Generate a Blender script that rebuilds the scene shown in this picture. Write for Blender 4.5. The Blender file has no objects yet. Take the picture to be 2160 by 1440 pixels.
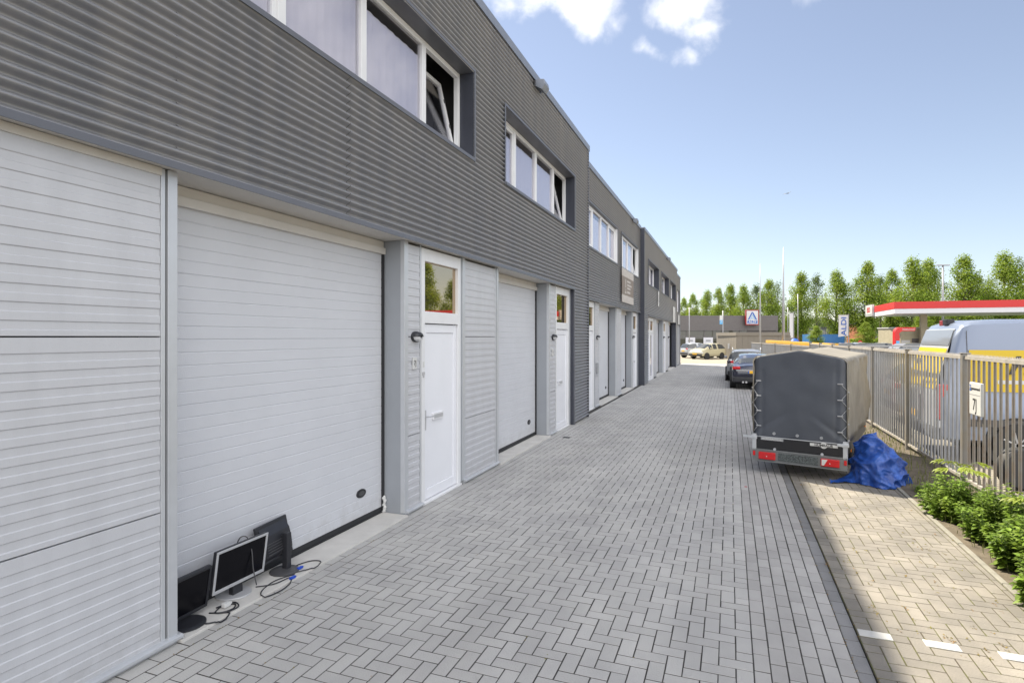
import bpy, math, random
from math import sin, cos, pi, radians, sqrt, atan2
from mathutils import Vector, Matrix, noise, Euler
R = random.Random(7)
SC = bpy.context.scene
COL = SC.collection
# ------------------------------------------------------------ camera
CAMH = 2.1; TH = math.atan(460/1200); ST = sin(TH); CT = cos(TH)
cam_d = bpy.data.cameras.new('camera'); cam = bpy.data.objects.new('camera', cam_d); COL.objects.link(cam)
cam.location = (0, 0, CAMH); cam.rotation_euler = (pi/2, 0, TH)
cam_d.sensor_width = 36; cam_d.lens = 20.0; cam_d.shift_y = -10/2160; cam_d.clip_start = .05; cam_d.clip_end = 3000
SC.camera = cam
# ------------------------------------------------------------ sun, sky, exposure
SUN_AZ = radians(31)          # from -X towards +Y
SUN_EL = radians(53.8)
sdir = Vector((-cos(SUN_AZ)*cos(SUN_EL), sin(SUN_AZ)*cos(SUN_EL), sin(SUN_EL)))
sl = bpy.data.lights.new('sun', 'SUN'); sl.energy = 4.2; sl.angle = radians(.9); sl.color = (1, .9, .72)
so = bpy.data.objects.new('sun', sl); COL.objects.link(so); so.rotation_euler = sdir.to_track_quat('Z', 'Y').to_euler()
so.location = (-20, 10, 40)
SC.view_settings.view_transform = 'Standard'; SC.view_settings.look = 'None'
SC.view_settings.exposure = 1.3; SC.view_settings.gamma = 1.0
SC.view_settings.use_curve_mapping = False
W = bpy.data.worlds.new('World'); SC.world = W; W.use_nodes = True
def pxdir(px, py):
    r = (px-1080)/1200; z = (710-py)/1200
    return Vector((r*CT-ST, r*ST+CT, z)).normalized()
FILL_CLOUD = 21.0
def build_world():
    nt = W.node_tree; N = nt.nodes; L = nt.links; N.clear()
    out = N.new('ShaderNodeOutputWorld'); bg = N.new('ShaderNodeBackground'); bg.inputs['Strength'].default_value = .063
    sky = N.new('ShaderNodeTexSky'); sky.sky_type = 'NISHITA'; sky.sun_disc = False
    sky.sun_elevation = SUN_EL; sky.sun_rotation = atan2(sdir.x, sdir.y)
    sky.air_density = 1.0; sky.dust_density = .25; sky.ozone_density = 2.2
    hsv = N.new('ShaderNodeHueSaturation'); hsv.inputs['Saturation'].default_value = .73; hsv.inputs['Value'].default_value = 1.08
    tint = N.new('ShaderNodeMix'); tint.data_type = 'RGBA'; tint.blend_type = 'MULTIPLY'; tint.inputs[0].default_value = 1; tint.inputs[7].default_value = (1.02, .985, 1.0, 1)
    L.new(sky.outputs[0], tint.inputs[6]); L.new(tint.outputs[2], hsv.inputs['Color'])
    tc = N.new('ShaderNodeTexCoord'); nz = N.new('ShaderNodeTexNoise'); nz.inputs['Scale'].default_value = 11; nz.inputs['Detail'].default_value = 9; nz.inputs['Roughness'].default_value = .62
    nz.inputs['Distortion'].default_value = .25
    L.new(tc.outputs['Generated'], nz.inputs['Vector'])
    acc = None
    n2 = N.new('ShaderNodeTexNoise'); n2.inputs['Scale'].default_value = 9; n2.inputs['Detail'].default_value = 4; L.new(tc.outputs['Generated'], n2.inputs['Vector'])
    wv = N.new('ShaderNodeVectorMath'); wv.operation = 'SUBTRACT'; wv.inputs[1].default_value = (.5,.5,.5); L.new(n2.outputs['Color'], wv.inputs[0])
    ws = N.new('ShaderNodeVectorMath'); ws.operation = 'SCALE'; ws.inputs['Scale'].default_value = .16; L.new(wv.outputs[0], ws.inputs[0])
    wa = N.new('ShaderNodeVectorMath'); wa.operation = 'ADD'; L.new(ws.outputs[0], wa.inputs[0]); L.new(tc.outputs['Generated'], wa.inputs[1])
    blobs = [(1180, -60, .11, 1), (1225, 15, .09, 1), (1150, 10, .05, .6), (1460, -20, .10, .9), (1480, 50, .075, .75), (1435, 130, .05, .55), (1365, 146, .05, .5), (1305, 60, .05, .5),
             (1715, -5, .09, .52), (1770, 35, .05, .44), (1020, -300, .2, 1), (1800, -500, .25, 1), (3400, -300, .3, .9), (-600, -900, .5, 1), (3600, 200, .3, .9)]
    for px, py, rad, amt in blobs:
        d = N.new('ShaderNodeVectorMath'); d.operation = 'DISTANCE'; d.inputs[1].default_value = pxdir(px, py)
        L.new(wa.outputs[0], d.inputs[0])
        m = N.new('ShaderNodeMapRange'); m.inputs['From Min'].default_value = 0; m.inputs['From Max'].default_value = rad
        m.inputs['To Min'].default_value = amt; m.inputs['To Max'].default_value = 0
        L.new(d.outputs['Value'], m.inputs['Value'])
        if acc is None: acc = m.outputs[0]
        else:
            a = N.new('ShaderNodeMath'); a.operation = 'MAXIMUM'; L.new(acc, a.inputs[0]); L.new(m.outputs[0], a.inputs[1]); acc = a.outputs[0]
    # unseen bright cloud deck added overhead and behind the camera as fill light
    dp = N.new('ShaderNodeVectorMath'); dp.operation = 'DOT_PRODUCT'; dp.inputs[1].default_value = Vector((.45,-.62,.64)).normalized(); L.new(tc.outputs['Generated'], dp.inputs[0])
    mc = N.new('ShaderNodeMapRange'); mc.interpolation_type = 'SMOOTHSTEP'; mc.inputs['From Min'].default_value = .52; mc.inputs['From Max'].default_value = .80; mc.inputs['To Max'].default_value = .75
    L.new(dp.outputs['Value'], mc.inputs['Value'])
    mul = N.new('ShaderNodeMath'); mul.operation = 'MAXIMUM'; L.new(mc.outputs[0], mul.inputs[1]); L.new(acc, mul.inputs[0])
    add = N.new('ShaderNodeMath'); add.operation = 'ADD'; L.new(mul.outputs[0], add.inputs[0]); L.new(nz.outputs['Fac'], add.inputs[1])
    mr = N.new('ShaderNodeMapRange'); mr.interpolation_type = 'SMOOTHSTEP'; mr.inputs['From Min'].default_value = .72; mr.inputs['From Max'].default_value = 1.28
    L.new(add.outputs[0], mr.inputs['Value'])
    mix = N.new('ShaderNodeMix'); mix.data_type = 'RGBA'; L.new(mr.outputs[0], mix.inputs[0])
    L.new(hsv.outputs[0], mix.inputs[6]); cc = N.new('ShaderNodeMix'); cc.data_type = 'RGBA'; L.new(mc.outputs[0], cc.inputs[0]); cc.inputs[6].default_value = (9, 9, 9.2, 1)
    cc.inputs[7].default_value = (FILL_CLOUD*1.0, FILL_CLOUD*.985, FILL_CLOUD*.975, 1); L.new(cc.outputs[2], mix.inputs[7])
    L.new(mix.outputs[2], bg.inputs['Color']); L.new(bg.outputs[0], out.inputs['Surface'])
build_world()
# ------------------------------------------------------------ helpers
def wp(px, d):               # map position of something seen in direction px at depth d
    r = (px-1080)/1200*d
    return (r*CT-d*ST, r*ST+d*CT)
def tag(o, label=None, cat=None, group=None, kind=None):
    if label: o['label'] = label
    if cat: o['category'] = cat
    if group: o['group'] = group
    if kind: o['kind'] = kind
    return o
def thing(name, loc, rz=0, label=None, cat=None, group=None):
    o = bpy.data.objects.new(name, None); COL.objects.link(o); o.empty_display_size = .2
    o.location = loc; o.rotation_euler = (0, 0, rz)
    return tag(o, label, cat, group)
def copy_tree(o, parent=None):
    c = o.copy(); COL.objects.link(c); c.parent = parent
    for ch in list(o.children): copy_tree(ch, c)
    return c
class MB:
    def __init__(s): s.v = []; s.f = []; s.M = None
    def add(s, vs, fs):
        n = len(s.v)
        if s.M is not None: vs = [tuple(s.M @ Vector(v)) for v in vs]
        s.v += [tuple(v) for v in vs]; s.f += [tuple(i+n for i in f) for f in fs]; return s
    def box(s, x0, x1, y0, y1, z0, z1):
        if x0 > x1: x0, x1 = x1, x0
        if y0 > y1: y0, y1 = y1, y0
        return s.add([(x0,y0,z0),(x1,y0,z0),(x1,y1,z0),(x0,y1,z0),(x0,y0,z1),(x1,y0,z1),(x1,y1,z1),(x0,y1,z1)],
              [(0,3,2,1),(4,5,6,7),(0,1,5,4),(1,2,6,5),(2,3,7,6),(3,0,4,7)])
    def quad(s, a, b, c, d): return s.add([a,b,c,d], [(0,1,2,3)])
    def prism(s, poly, axis, a, b):      # polygon of 2d points extruded along an axis
        n = len(poly)
        def P(p, t): return {'x': (t,p[0],p[1]), 'y': (p[0],t,p[1]), 'z': (p[0],p[1],t)}[axis]
        vs = [P(p,a) for p in poly]+[P(p,b) for p in poly]
        fs = [tuple(range(n))[::-1], tuple(range(n,2*n))]+[(i,(i+1)%n,(i+1)%n+n,i+n) for i in range(n)]
        return s.add(vs, fs)
    def tube(s, pts, r, n=8, caps=True):
        pts = [Vector(p) for p in pts]; rs = r if isinstance(r,(list,tuple)) else [r]*len(pts)
        vs = []; fs = []; up = None
        for i,p in enumerate(pts):
            t = (pts[min(i+1,len(pts)-1)]-pts[max(i-1,0)]); t = t.normalized() if t.length > 1e-9 else Vector((0,0,1))
            if up is None: up = Vector((0,0,1)) if abs(t.z) < .9 else Vector((1,0,0))
            a = t.cross(up)
            if a.length < 1e-6: a = t.orthogonal()
            a.normalize(); b = t.cross(a).normalized(); up = a.cross(t)
            for k in range(n):
                w = 2*pi*k/n; vs.append(p+(a*cos(w)+b*sin(w))*rs[i])
        for i in range(len(pts)-1):
            for k in range(n):
                fs.append((i*n+k, i*n+(k+1)%n, (i+1)*n+(k+1)%n, (i+1)*n+k))
        if caps: fs += [tuple(range(n))[::-1], tuple(range((len(pts)-1)*n, len(pts)*n))]
        return s.add(vs, fs)
    def lathe(s, prof, n=24, axis='z', c=(0,0,0)):   # prof: (radius, height)
        vs = []; fs = []
        for r_,h in prof:
            for k in range(n):
                w = 2*pi*k/n; a,b = r_*cos(w), r_*sin(w)
                p = {'z': (a,b,h), 'x': (h,a,b), 'y': (a,h,b)}[axis]
                vs.append((p[0]+c[0],p[1]+c[1],p[2]+c[2]))
        for i in range(len(prof)-1):
            for k in range(n): fs.append((i*n+k, i*n+(k+1)%n, (i+1)*n+(k+1)%n, (i+1)*n+k))
        fs += [tuple(range(n))[::-1], tuple(range((len(prof)-1)*n, len(prof)*n))]
        return s.add(vs, fs)
    def build(s, name, mat, parent=None, smooth=False, bevel=0, loc=None):
        me = bpy.data.meshes.new(name); me.from_pydata(s.v, [], s.f); me.materials.append(mat)
        import bmesh
        bm = bmesh.new(); bm.from_mesh(me); bmesh.ops.recalc_face_normals(bm, faces=bm.faces)
        bm.to_mesh(me); bm.free()
        if smooth:
            for p in me.polygons: p.use_smooth = True
        o = bpy.data.objects.new(name, me); COL.objects.link(o)
        if parent is not None: o.parent = parent
        if loc: o.location = loc
        if bevel:
            m = o.modifiers.new('bevel', 'BEVEL'); m.width = bevel; m.segments = 2; m.limit_method = 'ANGLE'; m.angle_limit = radians(40)
            m.harden_normals = False
        if smooth == 'auto':
            try: me.set_sharp_from_angle(angle=radians(35))
            except Exception: pass
        return o
def sheet(name, mat, vs, fs, parent=None, smooth=False):   # raw mesh, no normal fixing
    me = bpy.data.meshes.new(name); me.from_pydata(vs, [], fs); me.materials.append(mat)
    if smooth:
        for p in me.polygons: p.use_smooth = True
    o = bpy.data.objects.new(name, me); COL.objects.link(o)
    if parent is not None: o.parent = parent
    return o
def text(s, size, pos, right, up, mat, name, parent, shear=0, sx=1, ext=.001, align='CENTER', off=0, space=1):
    cu = bpy.data.curves.new('t', 'FONT'); cu.body = s; cu.size = size; cu.extrude = ext; cu.shear = shear; cu.offset = off
    cu.align_x = align; cu.align_y = 'CENTER'; cu.resolution_u = 3; cu.space_character = space
    tmp = bpy.data.objects.new('t', cu); COL.objects.link(tmp)
    dg = bpy.context.evaluated_depsgraph_get(); dg.update()
    me = bpy.data.meshes.new_from_object(tmp.evaluated_get(dg)); bpy.data.objects.remove(tmp); bpy.data.curves.remove(cu)
    r = Vector(right).normalized(); u = Vector(up).normalized(); n = r.cross(u)
    M = Matrix(((r.x*sx,u.x,n.x,pos[0]),(r.y*sx,u.y,n.y,pos[1]),(r.z*sx,u.z,n.z,pos[2]),(0,0,0,1)))
    me.transform(M); me.materials.clear(); me.materials.append(mat)
    o = bpy.data.objects.new(name, me); COL.objects.link(o); o.parent = parent
    return o
# ------------------------------------------------------------ materials
def mat(name, col, rough=.6, metal=0, noise_amt=0, nscale=8, bump=0, bscale=40, spec=None, col2=None, stretch=None, island=0, coord='Object', coat=0, trans=0, detail=5, spots=0, splash=0, wear=0):
    m = bpy.data.materials.new(name); m.use_nodes = True; nt = m.node_tree; N = nt.nodes; L = nt.links
    b = N['Principled BSDF']; b.inputs['Roughness'].default_value = rough; b.inputs['Metallic'].default_value = metal
    if spec is not None: b.inputs['Specular IOR Level'].default_value = spec
    if coat: b.inputs['Coat Weight'].default_value = coat; b.inputs['Coat Roughness'].default_value = .05
    c = (*col, 1); b.inputs['Base Color'].default_value = c
    src = None
    tc = N.new('ShaderNodeTexCoord'); vec = tc.outputs[coord]
    if stretch:
        mp = N.new('ShaderNodeMapping'); mp.inputs['Scale'].default_value = stretch; L.new(vec, mp.inputs['Vector']); vec = mp.outputs[0]
    if noise_amt or col2:
        nz = N.new('ShaderNodeTexNoise'); nz.inputs['Scale'].default_value = nscale; nz.inputs['Detail'].default_value = detail; nz.inputs['Roughness'].default_value = .6
        L.new(vec, nz.inputs['Vector'])
        if col2:
            mr = N.new('ShaderNodeMapRange'); mr.inputs['From Min'].default_value = .4; mr.inputs['From Max'].default_value = .62; L.new(nz.outputs['Fac'], mr.inputs['Value'])
            mx = N.new('ShaderNodeMix'); mx.data_type = 'RGBA'; mx.inputs[6].default_value = c; mx.inputs[7].default_value = (*col2, 1); L.new(mr.outputs[0], mx.inputs[0]); src = mx.outputs[2]
        if noise_amt:
            mr = N.new('ShaderNodeMapRange'); mr.inputs['From Min'].default_value = .3; mr.inputs['From Max'].default_value = .7
            mr.inputs['To Min'].default_value = 1-noise_amt; mr.inputs['To Max'].default_value = 1+noise_amt; L.new(nz.outputs['Fac'], mr.inputs['Value'])
            hs = N.new('ShaderNodeHueSaturation'); L.new(mr.outputs[0], hs.inputs['Value'])
            if src: L.new(src, hs.inputs['Color'])
            else: hs.inputs['Color'].default_value = c
            src = hs.outputs[0]
    if island:
        g = N.new('ShaderNodeNewGeometry'); mr = N.new('ShaderNodeMapRange'); mr.inputs['To Min'].default_value = 1-island; mr.inputs['To Max'].default_value = 1+island
        L.new(g.outputs['Random Per Island'], mr.inputs['Value'])
        hs = N.new('ShaderNodeHueSaturation'); L.new(mr.outputs[0], hs.inputs['Value'])
        if src: L.new(src, hs.inputs['Color'])
        else: hs.inputs['Color'].default_value = c
        src = hs.outputs[0]
    if splash:
        ob = N.new('ShaderNodeTexCoord'); sp = N.new('ShaderNodeSeparateXYZ'); L.new(ob.outputs['Object'], sp.inputs[0])
        zr_ = N.new('ShaderNodeMapRange'); zr_.inputs['From Min'].default_value = .0; zr_.inputs['From Max'].default_value = .5; zr_.inputs['To Min'].default_value = .5; zr_.inputs['To Max'].default_value = 0; L.new(sp.outputs['Z'], zr_.inputs['Value'])
        n3 = N.new('ShaderNodeTexNoise'); n3.inputs['Scale'].default_value = 7; n3.inputs['Detail'].default_value = 9; n3.inputs['Roughness'].default_value = .75; L.new(ob.outputs['Object'], n3.inputs['Vector'])
        ad = N.new('ShaderNodeMath'); ad.operation = 'ADD'; L.new(zr_.outputs[0], ad.inputs[0]); L.new(n3.outputs['Fac'], ad.inputs[1])
        rr_ = N.new('ShaderNodeMapRange'); rr_.inputs['From Min'].default_value = .72; rr_.inputs['From Max'].default_value = 1.15; rr_.inputs['To Max'].default_value = splash; L.new(ad.outputs[0], rr_.inputs['Value'])
        mm = N.new('ShaderNodeMix'); mm.data_type = 'RGBA'; L.new(rr_.outputs[0], mm.inputs[0]); L.new(src, mm.inputs[6]); mm.inputs[7].default_value = (.22,.20,.17,1); src = mm.outputs[2]
    if wear:
        ob = N.new('ShaderNodeTexCoord'); mpw = N.new('ShaderNodeMapping'); mpw.inputs['Scale'].default_value = (1.6,.16,1); L.new(ob.outputs['Object'], mpw.inputs['Vector'])
        n4 = N.new('ShaderNodeTexNoise'); n4.inputs['Scale'].default_value = 1; n4.inputs['Detail'].default_value = 5; L.new(mpw.outputs[0], n4.inputs['Vector'])
        wr1 = N.new('ShaderNodeMapRange'); wr1.inputs['From Min'].default_value = .3; wr1.inputs['From Max'].default_value = .7; wr1.inputs['To Min'].default_value = 1-wear; wr1.inputs['To Max'].default_value = 1+wear; L.new(n4.outputs['Fac'], wr1.inputs['Value'])
        hw_ = N.new('ShaderNodeHueSaturation'); L.new(wr1.outputs[0], hw_.inputs['Value']); L.new(src, hw_.inputs['Color'])
        n5 = N.new('ShaderNodeTexNoise'); n5.inputs['Scale'].default_value = 4.5; n5.inputs['Detail'].default_value = 6; n5.inputs['Roughness'].default_value = .65; L.new(ob.outputs['Object'], n5.inputs['Vector'])
        wr2 = N.new('ShaderNodeMapRange'); wr2.inputs['From Min'].default_value = .66; wr2.inputs['From Max'].default_value = .80; wr2.inputs['To Max'].default_value = .45; L.new(n5.outputs['Fac'], wr2.inputs['Value'])
        mw = N.new('ShaderNodeMix'); mw.data_type = 'RGBA'; L.new(wr2.outputs[0], mw.inputs[0]); L.new(hw_.outputs[0], mw.inputs[6]); mw.inputs[7].default_value = (.17,.16,.15,1); src = mw.outputs[2]
    if spots:
        sn = N.new('ShaderNodeTexNoise'); sn.inputs['Scale'].default_value = 14; sn.inputs['Detail'].default_value = 8; sn.inputs['Roughness'].default_value = .72; L.new(vec, sn.inputs['Vector'])
        s2 = N.new('ShaderNodeTexNoise'); s2.inputs['Scale'].default_value = 1.1; s2.inputs['Detail'].default_value = 2; L.new(vec, s2.inputs['Vector'])
        am = N.new('ShaderNodeMath'); am.operation = 'MULTIPLY_ADD'; am.inputs[1].default_value = .35; L.new(s2.outputs['Fac'], am.inputs[0]); L.new(sn.outputs['Fac'], am.inputs[2])
        sr = N.new('ShaderNodeMapRange'); sr.inputs['From Min'].default_value = .90-.03*spots; sr.inputs['From Max'].default_value = 1.02; sr.inputs['To Max'].default_value = .55; L.new(am.outputs[0], sr.inputs['Value'])
        sx_ = N.new('ShaderNodeMix'); sx_.data_type = 'RGBA'; L.new(sr.outputs[0], sx_.inputs[0]); L.new(src, sx_.inputs[6]); sx_.inputs[7].default_value = (.68,.67,.64,1); src = sx_.outputs[2]
    if src: L.new(src, b.inputs['Base Color'])
    if bump:
        nb = N.new('ShaderNodeTexNoise'); nb.inputs['Scale'].default_value = bscale; nb.inputs['Detail'].default_value = 4; L.new(vec, nb.inputs['Vector'])
        bp = N.new('ShaderNodeBump'); bp.inputs['Strength'].default_value = bump; bp.inputs['Distance'].default_value = .01
        L.new(nb.outputs['Fac'], bp.inputs['Height']); L.new(bp.outputs[0], b.inputs['Normal'])
    if trans:
        t = N.new('ShaderNodeBsdfTranslucent'); mxs = N.new('ShaderNodeMixShader'); mxs.inputs[0].default_value = trans
        if src: L.new(src, t.inputs['Color'])
        else: t.inputs['Color'].default_value = c
        L.new(b.outputs[0], mxs.inputs[1]); L.new(t.outputs[0], mxs.inputs[2]); L.new(mxs.outputs[0], N['Material Output'].inputs['Surface'])
    return m
def glass(name, ior=1.6, tint=(1,1,1), see=(.9,.9,.9), dark=False):
    m = bpy.data.materials.new(name); m.use_nodes = True; nt = m.node_tree; N = nt.nodes; L = nt.links; N.clear()
    o = N.new('ShaderNodeOutputMaterial'); gl = N.new('ShaderNodeBsdfGlossy'); gl.inputs['Roughness'].default_value = .015; gl.inputs['Color'].default_value = (*tint,1)
    if dark:
        t = N.new('ShaderNodeBsdfDiffuse'); t.inputs['Color'].default_value = (*see,1)
    else:
        t = N.new('ShaderNodeBsdfTransparent'); t.inputs['Color'].default_value = (*see,1)
    fr = N.new('ShaderNodeFresnel'); gm = N.new('ShaderNodeNewGeometry'); mi = N.new('ShaderNodeMix'); mi.data_type = 'FLOAT'
    mi.inputs[2].default_value = ior; mi.inputs[3].default_value = 1/ior; L.new(gm.outputs['Backfacing'], mi.inputs[0]); L.new(mi.outputs[0], fr.inputs['IOR'])
    mx = N.new('ShaderNodeMixShader'); L.new(fr.outputs[0], mx.inputs[0]); L.new(t.outputs[0], mx.inputs[1]); L.new(gl.outputs[0], mx.inputs[2]); L.new(mx.outputs[0], o.inputs['Surface'])
    return m
M = {}
M['clad'] = mat('anthracite cladding', (.24,.246,.266), .38, .28, .07, 1.6, col2=(.255,.255,.265), stretch=(1,4,.3))
M['trim'] = mat('anthracite trim', (.12,.126,.145), .45, .2, .05, 4)
M['coping'] = mat('grey coping', (.20,.22,.26), .4, .3, .08, 6)
M['darkside'] = mat('dark blue grey steel', (.045,.05,.068), .45, .2, .06, 5)
M['panel'] = mat('light grey sandwich panel', (.49,.50,.53), .42, .1, .045, 2.2, bump=.12, bscale=120, stretch=(1,2.5,.5), splash=.32)
M['gdoor'] = mat('light grey sectional door', (.575,.59,.63), .45, .05, .03, 1.7, bump=.55, bscale=170, splash=.35)
M['alu'] = mat('silver aluminium trim', (.52,.54,.57), .38, .4, .04, 5)
M['column'] = mat('grey column cladding', (.30,.32,.35), .45, .15, .05, 2)
M['soffit'] = mat('cream soffit', (.55,.53,.50), .6, 0, .04, 4)
M['white'] = mat('white window frame', (.68,.69,.71), .4, 0, .03, 5)
M['doorw'] = mat('white door leaf', (.72,.735,.78), .42, 0, .025, 2)
M['black'] = mat('black rubber', (.018,.019,.022), .6, 0, .1, 8)
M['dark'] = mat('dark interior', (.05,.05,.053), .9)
M['curtain'] = mat('white roller blind', (.50,.49,.54), .8, 0, .03, 2)
M['glass'] = glass('window glass', 1.65, (.95,.95,1), (.93,.93,.95))
M['dglass'] = glass('bronze mirror glass', 6.5, (1,.80,.58), (.02,.02,.018), True)
M['paver'] = mat('grey concrete paver', (.362,.358,.354), .85, 0, .08, 1.3, bump=.6, bscale=90, island=.07, spots=1.1, wear=.09, col2=(.375,.37,.36))
M['paver_side'] = mat('warm grey concrete paver', (.325,.318,.312), .85, 0, .10, 2, bump=.5, bscale=90, island=.09, spots=1.5, wear=.10)
M['paver_gutter'] = mat('dark gutter paver', (.185,.185,.19), .8, 0, .12, 3, bump=.5, bscale=90, island=.10, spots=1.4, wear=.12)
M['paver_bay'] = mat('worn bay paver', (.187,.174,.155), .85, 0, .12, 1.6, bump=.6, bscale=80, island=.09, col2=(.222,.204,.178), spots=1.6, wear=.10)
M['joint'] = mat('dark joint sand', (.034,.032,.03), .95, 0, .25, 12)
M['joint_bay'] = mat('mossy joint sand', (.075,.062,.045), .95, 0, .25, 12, col2=(.07,.075,.02))
M['marking'] = mat('white paver', (.42,.42,.41), .7, 0, .08, 10, bump=.3)
M['slab'] = mat('concrete threshold', (.50,.49,.47), .8, 0, .10, 4, bump=.4, bscale=120)
M['kerb'] = mat('concrete edging', (.24,.23,.20), .85, 0, .15, 6, bump=.4)
M['soil'] = mat('dry soil', (.12,.10,.075), .95, 0, .3, 6, bump=.8, bscale=30)
M['lot'] = mat('beige lot paving', (.27,.245,.20), .9, 0, .10, .5, bump=.3, bscale=20)
M['asphalt'] = mat('grey ground', (.17,.165,.15), .95, 0, .2, .1)
M['grassy'] = mat('far lawn', (.06,.09,.02), .95, 0, .3, .3)
M['galv'] = mat('weathered galvanised steel', (.24,.235,.225), .55, .3, .14, 5, col2=(.20,.185,.16))
M['galv2'] = mat('grey painted steel', (.32,.33,.35), .5, .3, .1, 5)
M['steelrail'] = mat('pale steel rail', (.40,.375,.34), .55, .2, .15, 9)
M['signw'] = mat('white sign plate', (.55,.555,.55), .45, 0, .04, 10)
M['signblk'] = mat('black lettering', (.02,.02,.022), .5)
M['blue'] = mat('blue print', (.02,.10,.40), .5)
M['lblue'] = mat('light blue print', (.10,.38,.70), .5)
M['red'] = mat('red plastic', (.50,.012,.015), .25, coat=.3)
M['darkred'] = mat('dark red plastic', (.25,.01,.015), .25, coat=.3)
M['orange'] = mat('orange plastic', (.75,.20,.02), .35)
M['screen'] = mat('black screen', (.003,.003,.005), .25, spec=.15)
M['plasblk'] = mat('black plastic', (.02,.021,.026), .42, 0, .1, 12)
M['plasgrey'] = mat('dark grey plastic', (.06,.06,.065), .45)
M['silver'] = mat('silver plastic', (.48,.49,.51), .35, .3)
M['vga'] = mat('blue plug', (.01,.06,.45), .4)
M['lampglass'] = mat('lamp diffuser', (.55,.56,.58), .3)
# ------------------------------------------------------------ the ground
def structure(o): o['kind'] = 'structure'; return o
def plane(name, m, x0, x1, y0, y1, z): return structure(sheet(name, m, [(x0,y0,z),(x1,y0,z),(x1,y1,z),(x0,y1,z)], [(0,1,2,3)]))
plane('ground', M['asphalt'], -900, 1500, -300, 2200, -.05)
YEND = 47.0
class Pavers:
    def __init__(s, seed=1): s.v = []; s.f = []; s.r = random.Random(seed)
    def brick(s, x0, x1, y0, y1, z=0, g=.0040, b=.0022):
        r = s.r; x0 += g; x1 -= g; y0 += g; y1 -= g
        x0 += r.uniform(-.0012,.0012); x1 += r.uniform(-.0012,.0012); y0 += r.uniform(-.0012,.0012); y1 += r.uniform(-.0012,.0012)
        dz = r.uniform(-.0005,.0005)+.0006*noise.noise(Vector((x0*.8,y0*.5,3))); t1 = r.uniform(-.0004,.0004); t2 = r.uniform(-.0004,.0004)
        z += dz; n = len(s.v); zb = z-b; zz = z-.03
        s.v += [(x0,y0,zz),(x1,y0,zz),(x1,y1,zz),(x0,y1,zz),(x0,y0,zb-t1-t2),(x1,y0,zb+t1-t2),(x1,y1,zb+t1+t2),(x0,y1,zb-t1+t2),
                (x0+b,y0+b,z-t1-t2),(x1-b,y0+b,z+t1-t2),(x1-b,y1-b,z+t1+t2),(x0+b,y1-b,z-t1+t2)]
        for i in range(4):
            j = (i+1)%4; s.f.append((n+i,n+j,n+4+j,n+4+i)); s.f.append((n+4+i,n+4+j,n+8+j,n+8+i))
        s.f.append((n+8,n+9,n+10,n+11))
    def herring(s, x0, nx, y0, ny, a=.1, skip=None, z=0, ph=0):
        for j in range(ny):
            for i in range(-1, nx+1):
                d = (i-j+ph) % 4
                if d == 0: c = (i, i+2, j, j+1)
                elif d == 3: c = (i, i+1, j, j+2)
                else: continue
                c = (max(c[0],0), min(c[1],nx), max(c[2],0), min(c[3],ny))
                if c[0] >= c[1] or c[2] >= c[3]: continue
                X0, X1, Y0, Y1 = x0+c[0]*a, x0+c[1]*a, y0+c[2]*a, y0+c[3]*a
                if skip and skip(X0,X1,Y0,Y1): continue
                s.brick(X0, X1, Y0, Y1, z)
    def run(s, x0, x1, y0, y1, l=.2, z=0, st=0):
        y = y0-st
        while y < y1:
            s.brick(x0, x1, max(y,y0), min(y+l,y1), z)
            y += l
Y0 = .2; A_ = .105; NY = int((YEND-Y0)/A_)
p = Pavers(1); p.herring(.14-33*A_, 33, Y0, NY, A_); p.run(-3.43,-3.325,Y0,YEND,.21); p.run(-3.57,-3.43,Y0,YEND,.21,st=.1)
structure(sheet('road', M['paver'], p.v, p.f))
p = Pavers(2)
for k in range(6): p.run(.14+k*.1, .24+k*.1, Y0, YEND, l=.207, st=[.03,.12,.06,.15,.01,.1][k])
structure(sheet('road_edge_strip', M['paver_side'], p.v, p.f))
p = Pavers(3); p.run(.742, .842, Y0, YEND, .207, z=-.012); structure(sheet('gutter', M['paver_gutter'], p.v, p.f))
plane('road_joints', M['joint'], -3.9, .741, -10, YEND, -.0024)
plane('gutter_joints', M['joint'], .741, .842, -10, YEND, -.0145)
# white marker pavers set in the bay
WM = [(.90,4.00),(1.30,4.00),(1.70,4.00),(2.1,4.0)]
def skipw(x0,x1,y0,y1):
    cx, cy = (x0+x1)/2, (y0+y1)/2
    return False
p = Pavers(4); p.herring(.845, 12, Y0, NY, A_, z=0, ph=1); p.run(2.105,2.152,Y0,YEND,.21); structure(sheet('parking_bay', M['paver_bay'], p.v, p.f))
plane('parking_bay_joints', M['joint_bay'], .842, 2.2, -10, YEND, -.0024)
b = MB()
for x in (.852,1.245,1.665): b.box(x, x+.204, 4.615, 4.712, -.01, .0035)
structure(b.build('bay_marking', M['marking'], bevel=.003))
b = MB(); y = -2
while y < YEND:
    b.box(2.155, 2.205, y, y+.99, -.1, .012+.004*R.random()); y += 1.0
structure(b.build('kerb', M['kerb'], bevel=.006))
# soil bed under the fence
vs = []; fs = []; nx, ny = 12, 240
for j in range(ny+1):
    for i in range(nx+1):
        x = 2.205+i/nx*1.15; y = -2+j/ny*49
        vs.append((x, y, .0+.035*noise.noise(Vector((x*3,y*3,0)))+.02*sin(pi*i/nx)))
for j in range(ny):
    for i in range(nx):
        a = j*(nx+1)+i; fs.append((a,a+1,a+nx+2,a+nx+1))
structure(sheet('soil_bed', M['soil'], vs, fs, smooth=True))
plane('yard', M['lot'], 3.355, 60, -10, 60, -.012)
plane('store_lot', M['lot'], -30, 3.355, YEND, 71, -.016)
plane('lawn', M['grassy'], -60, 150, 84, 140, -.03)
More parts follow.
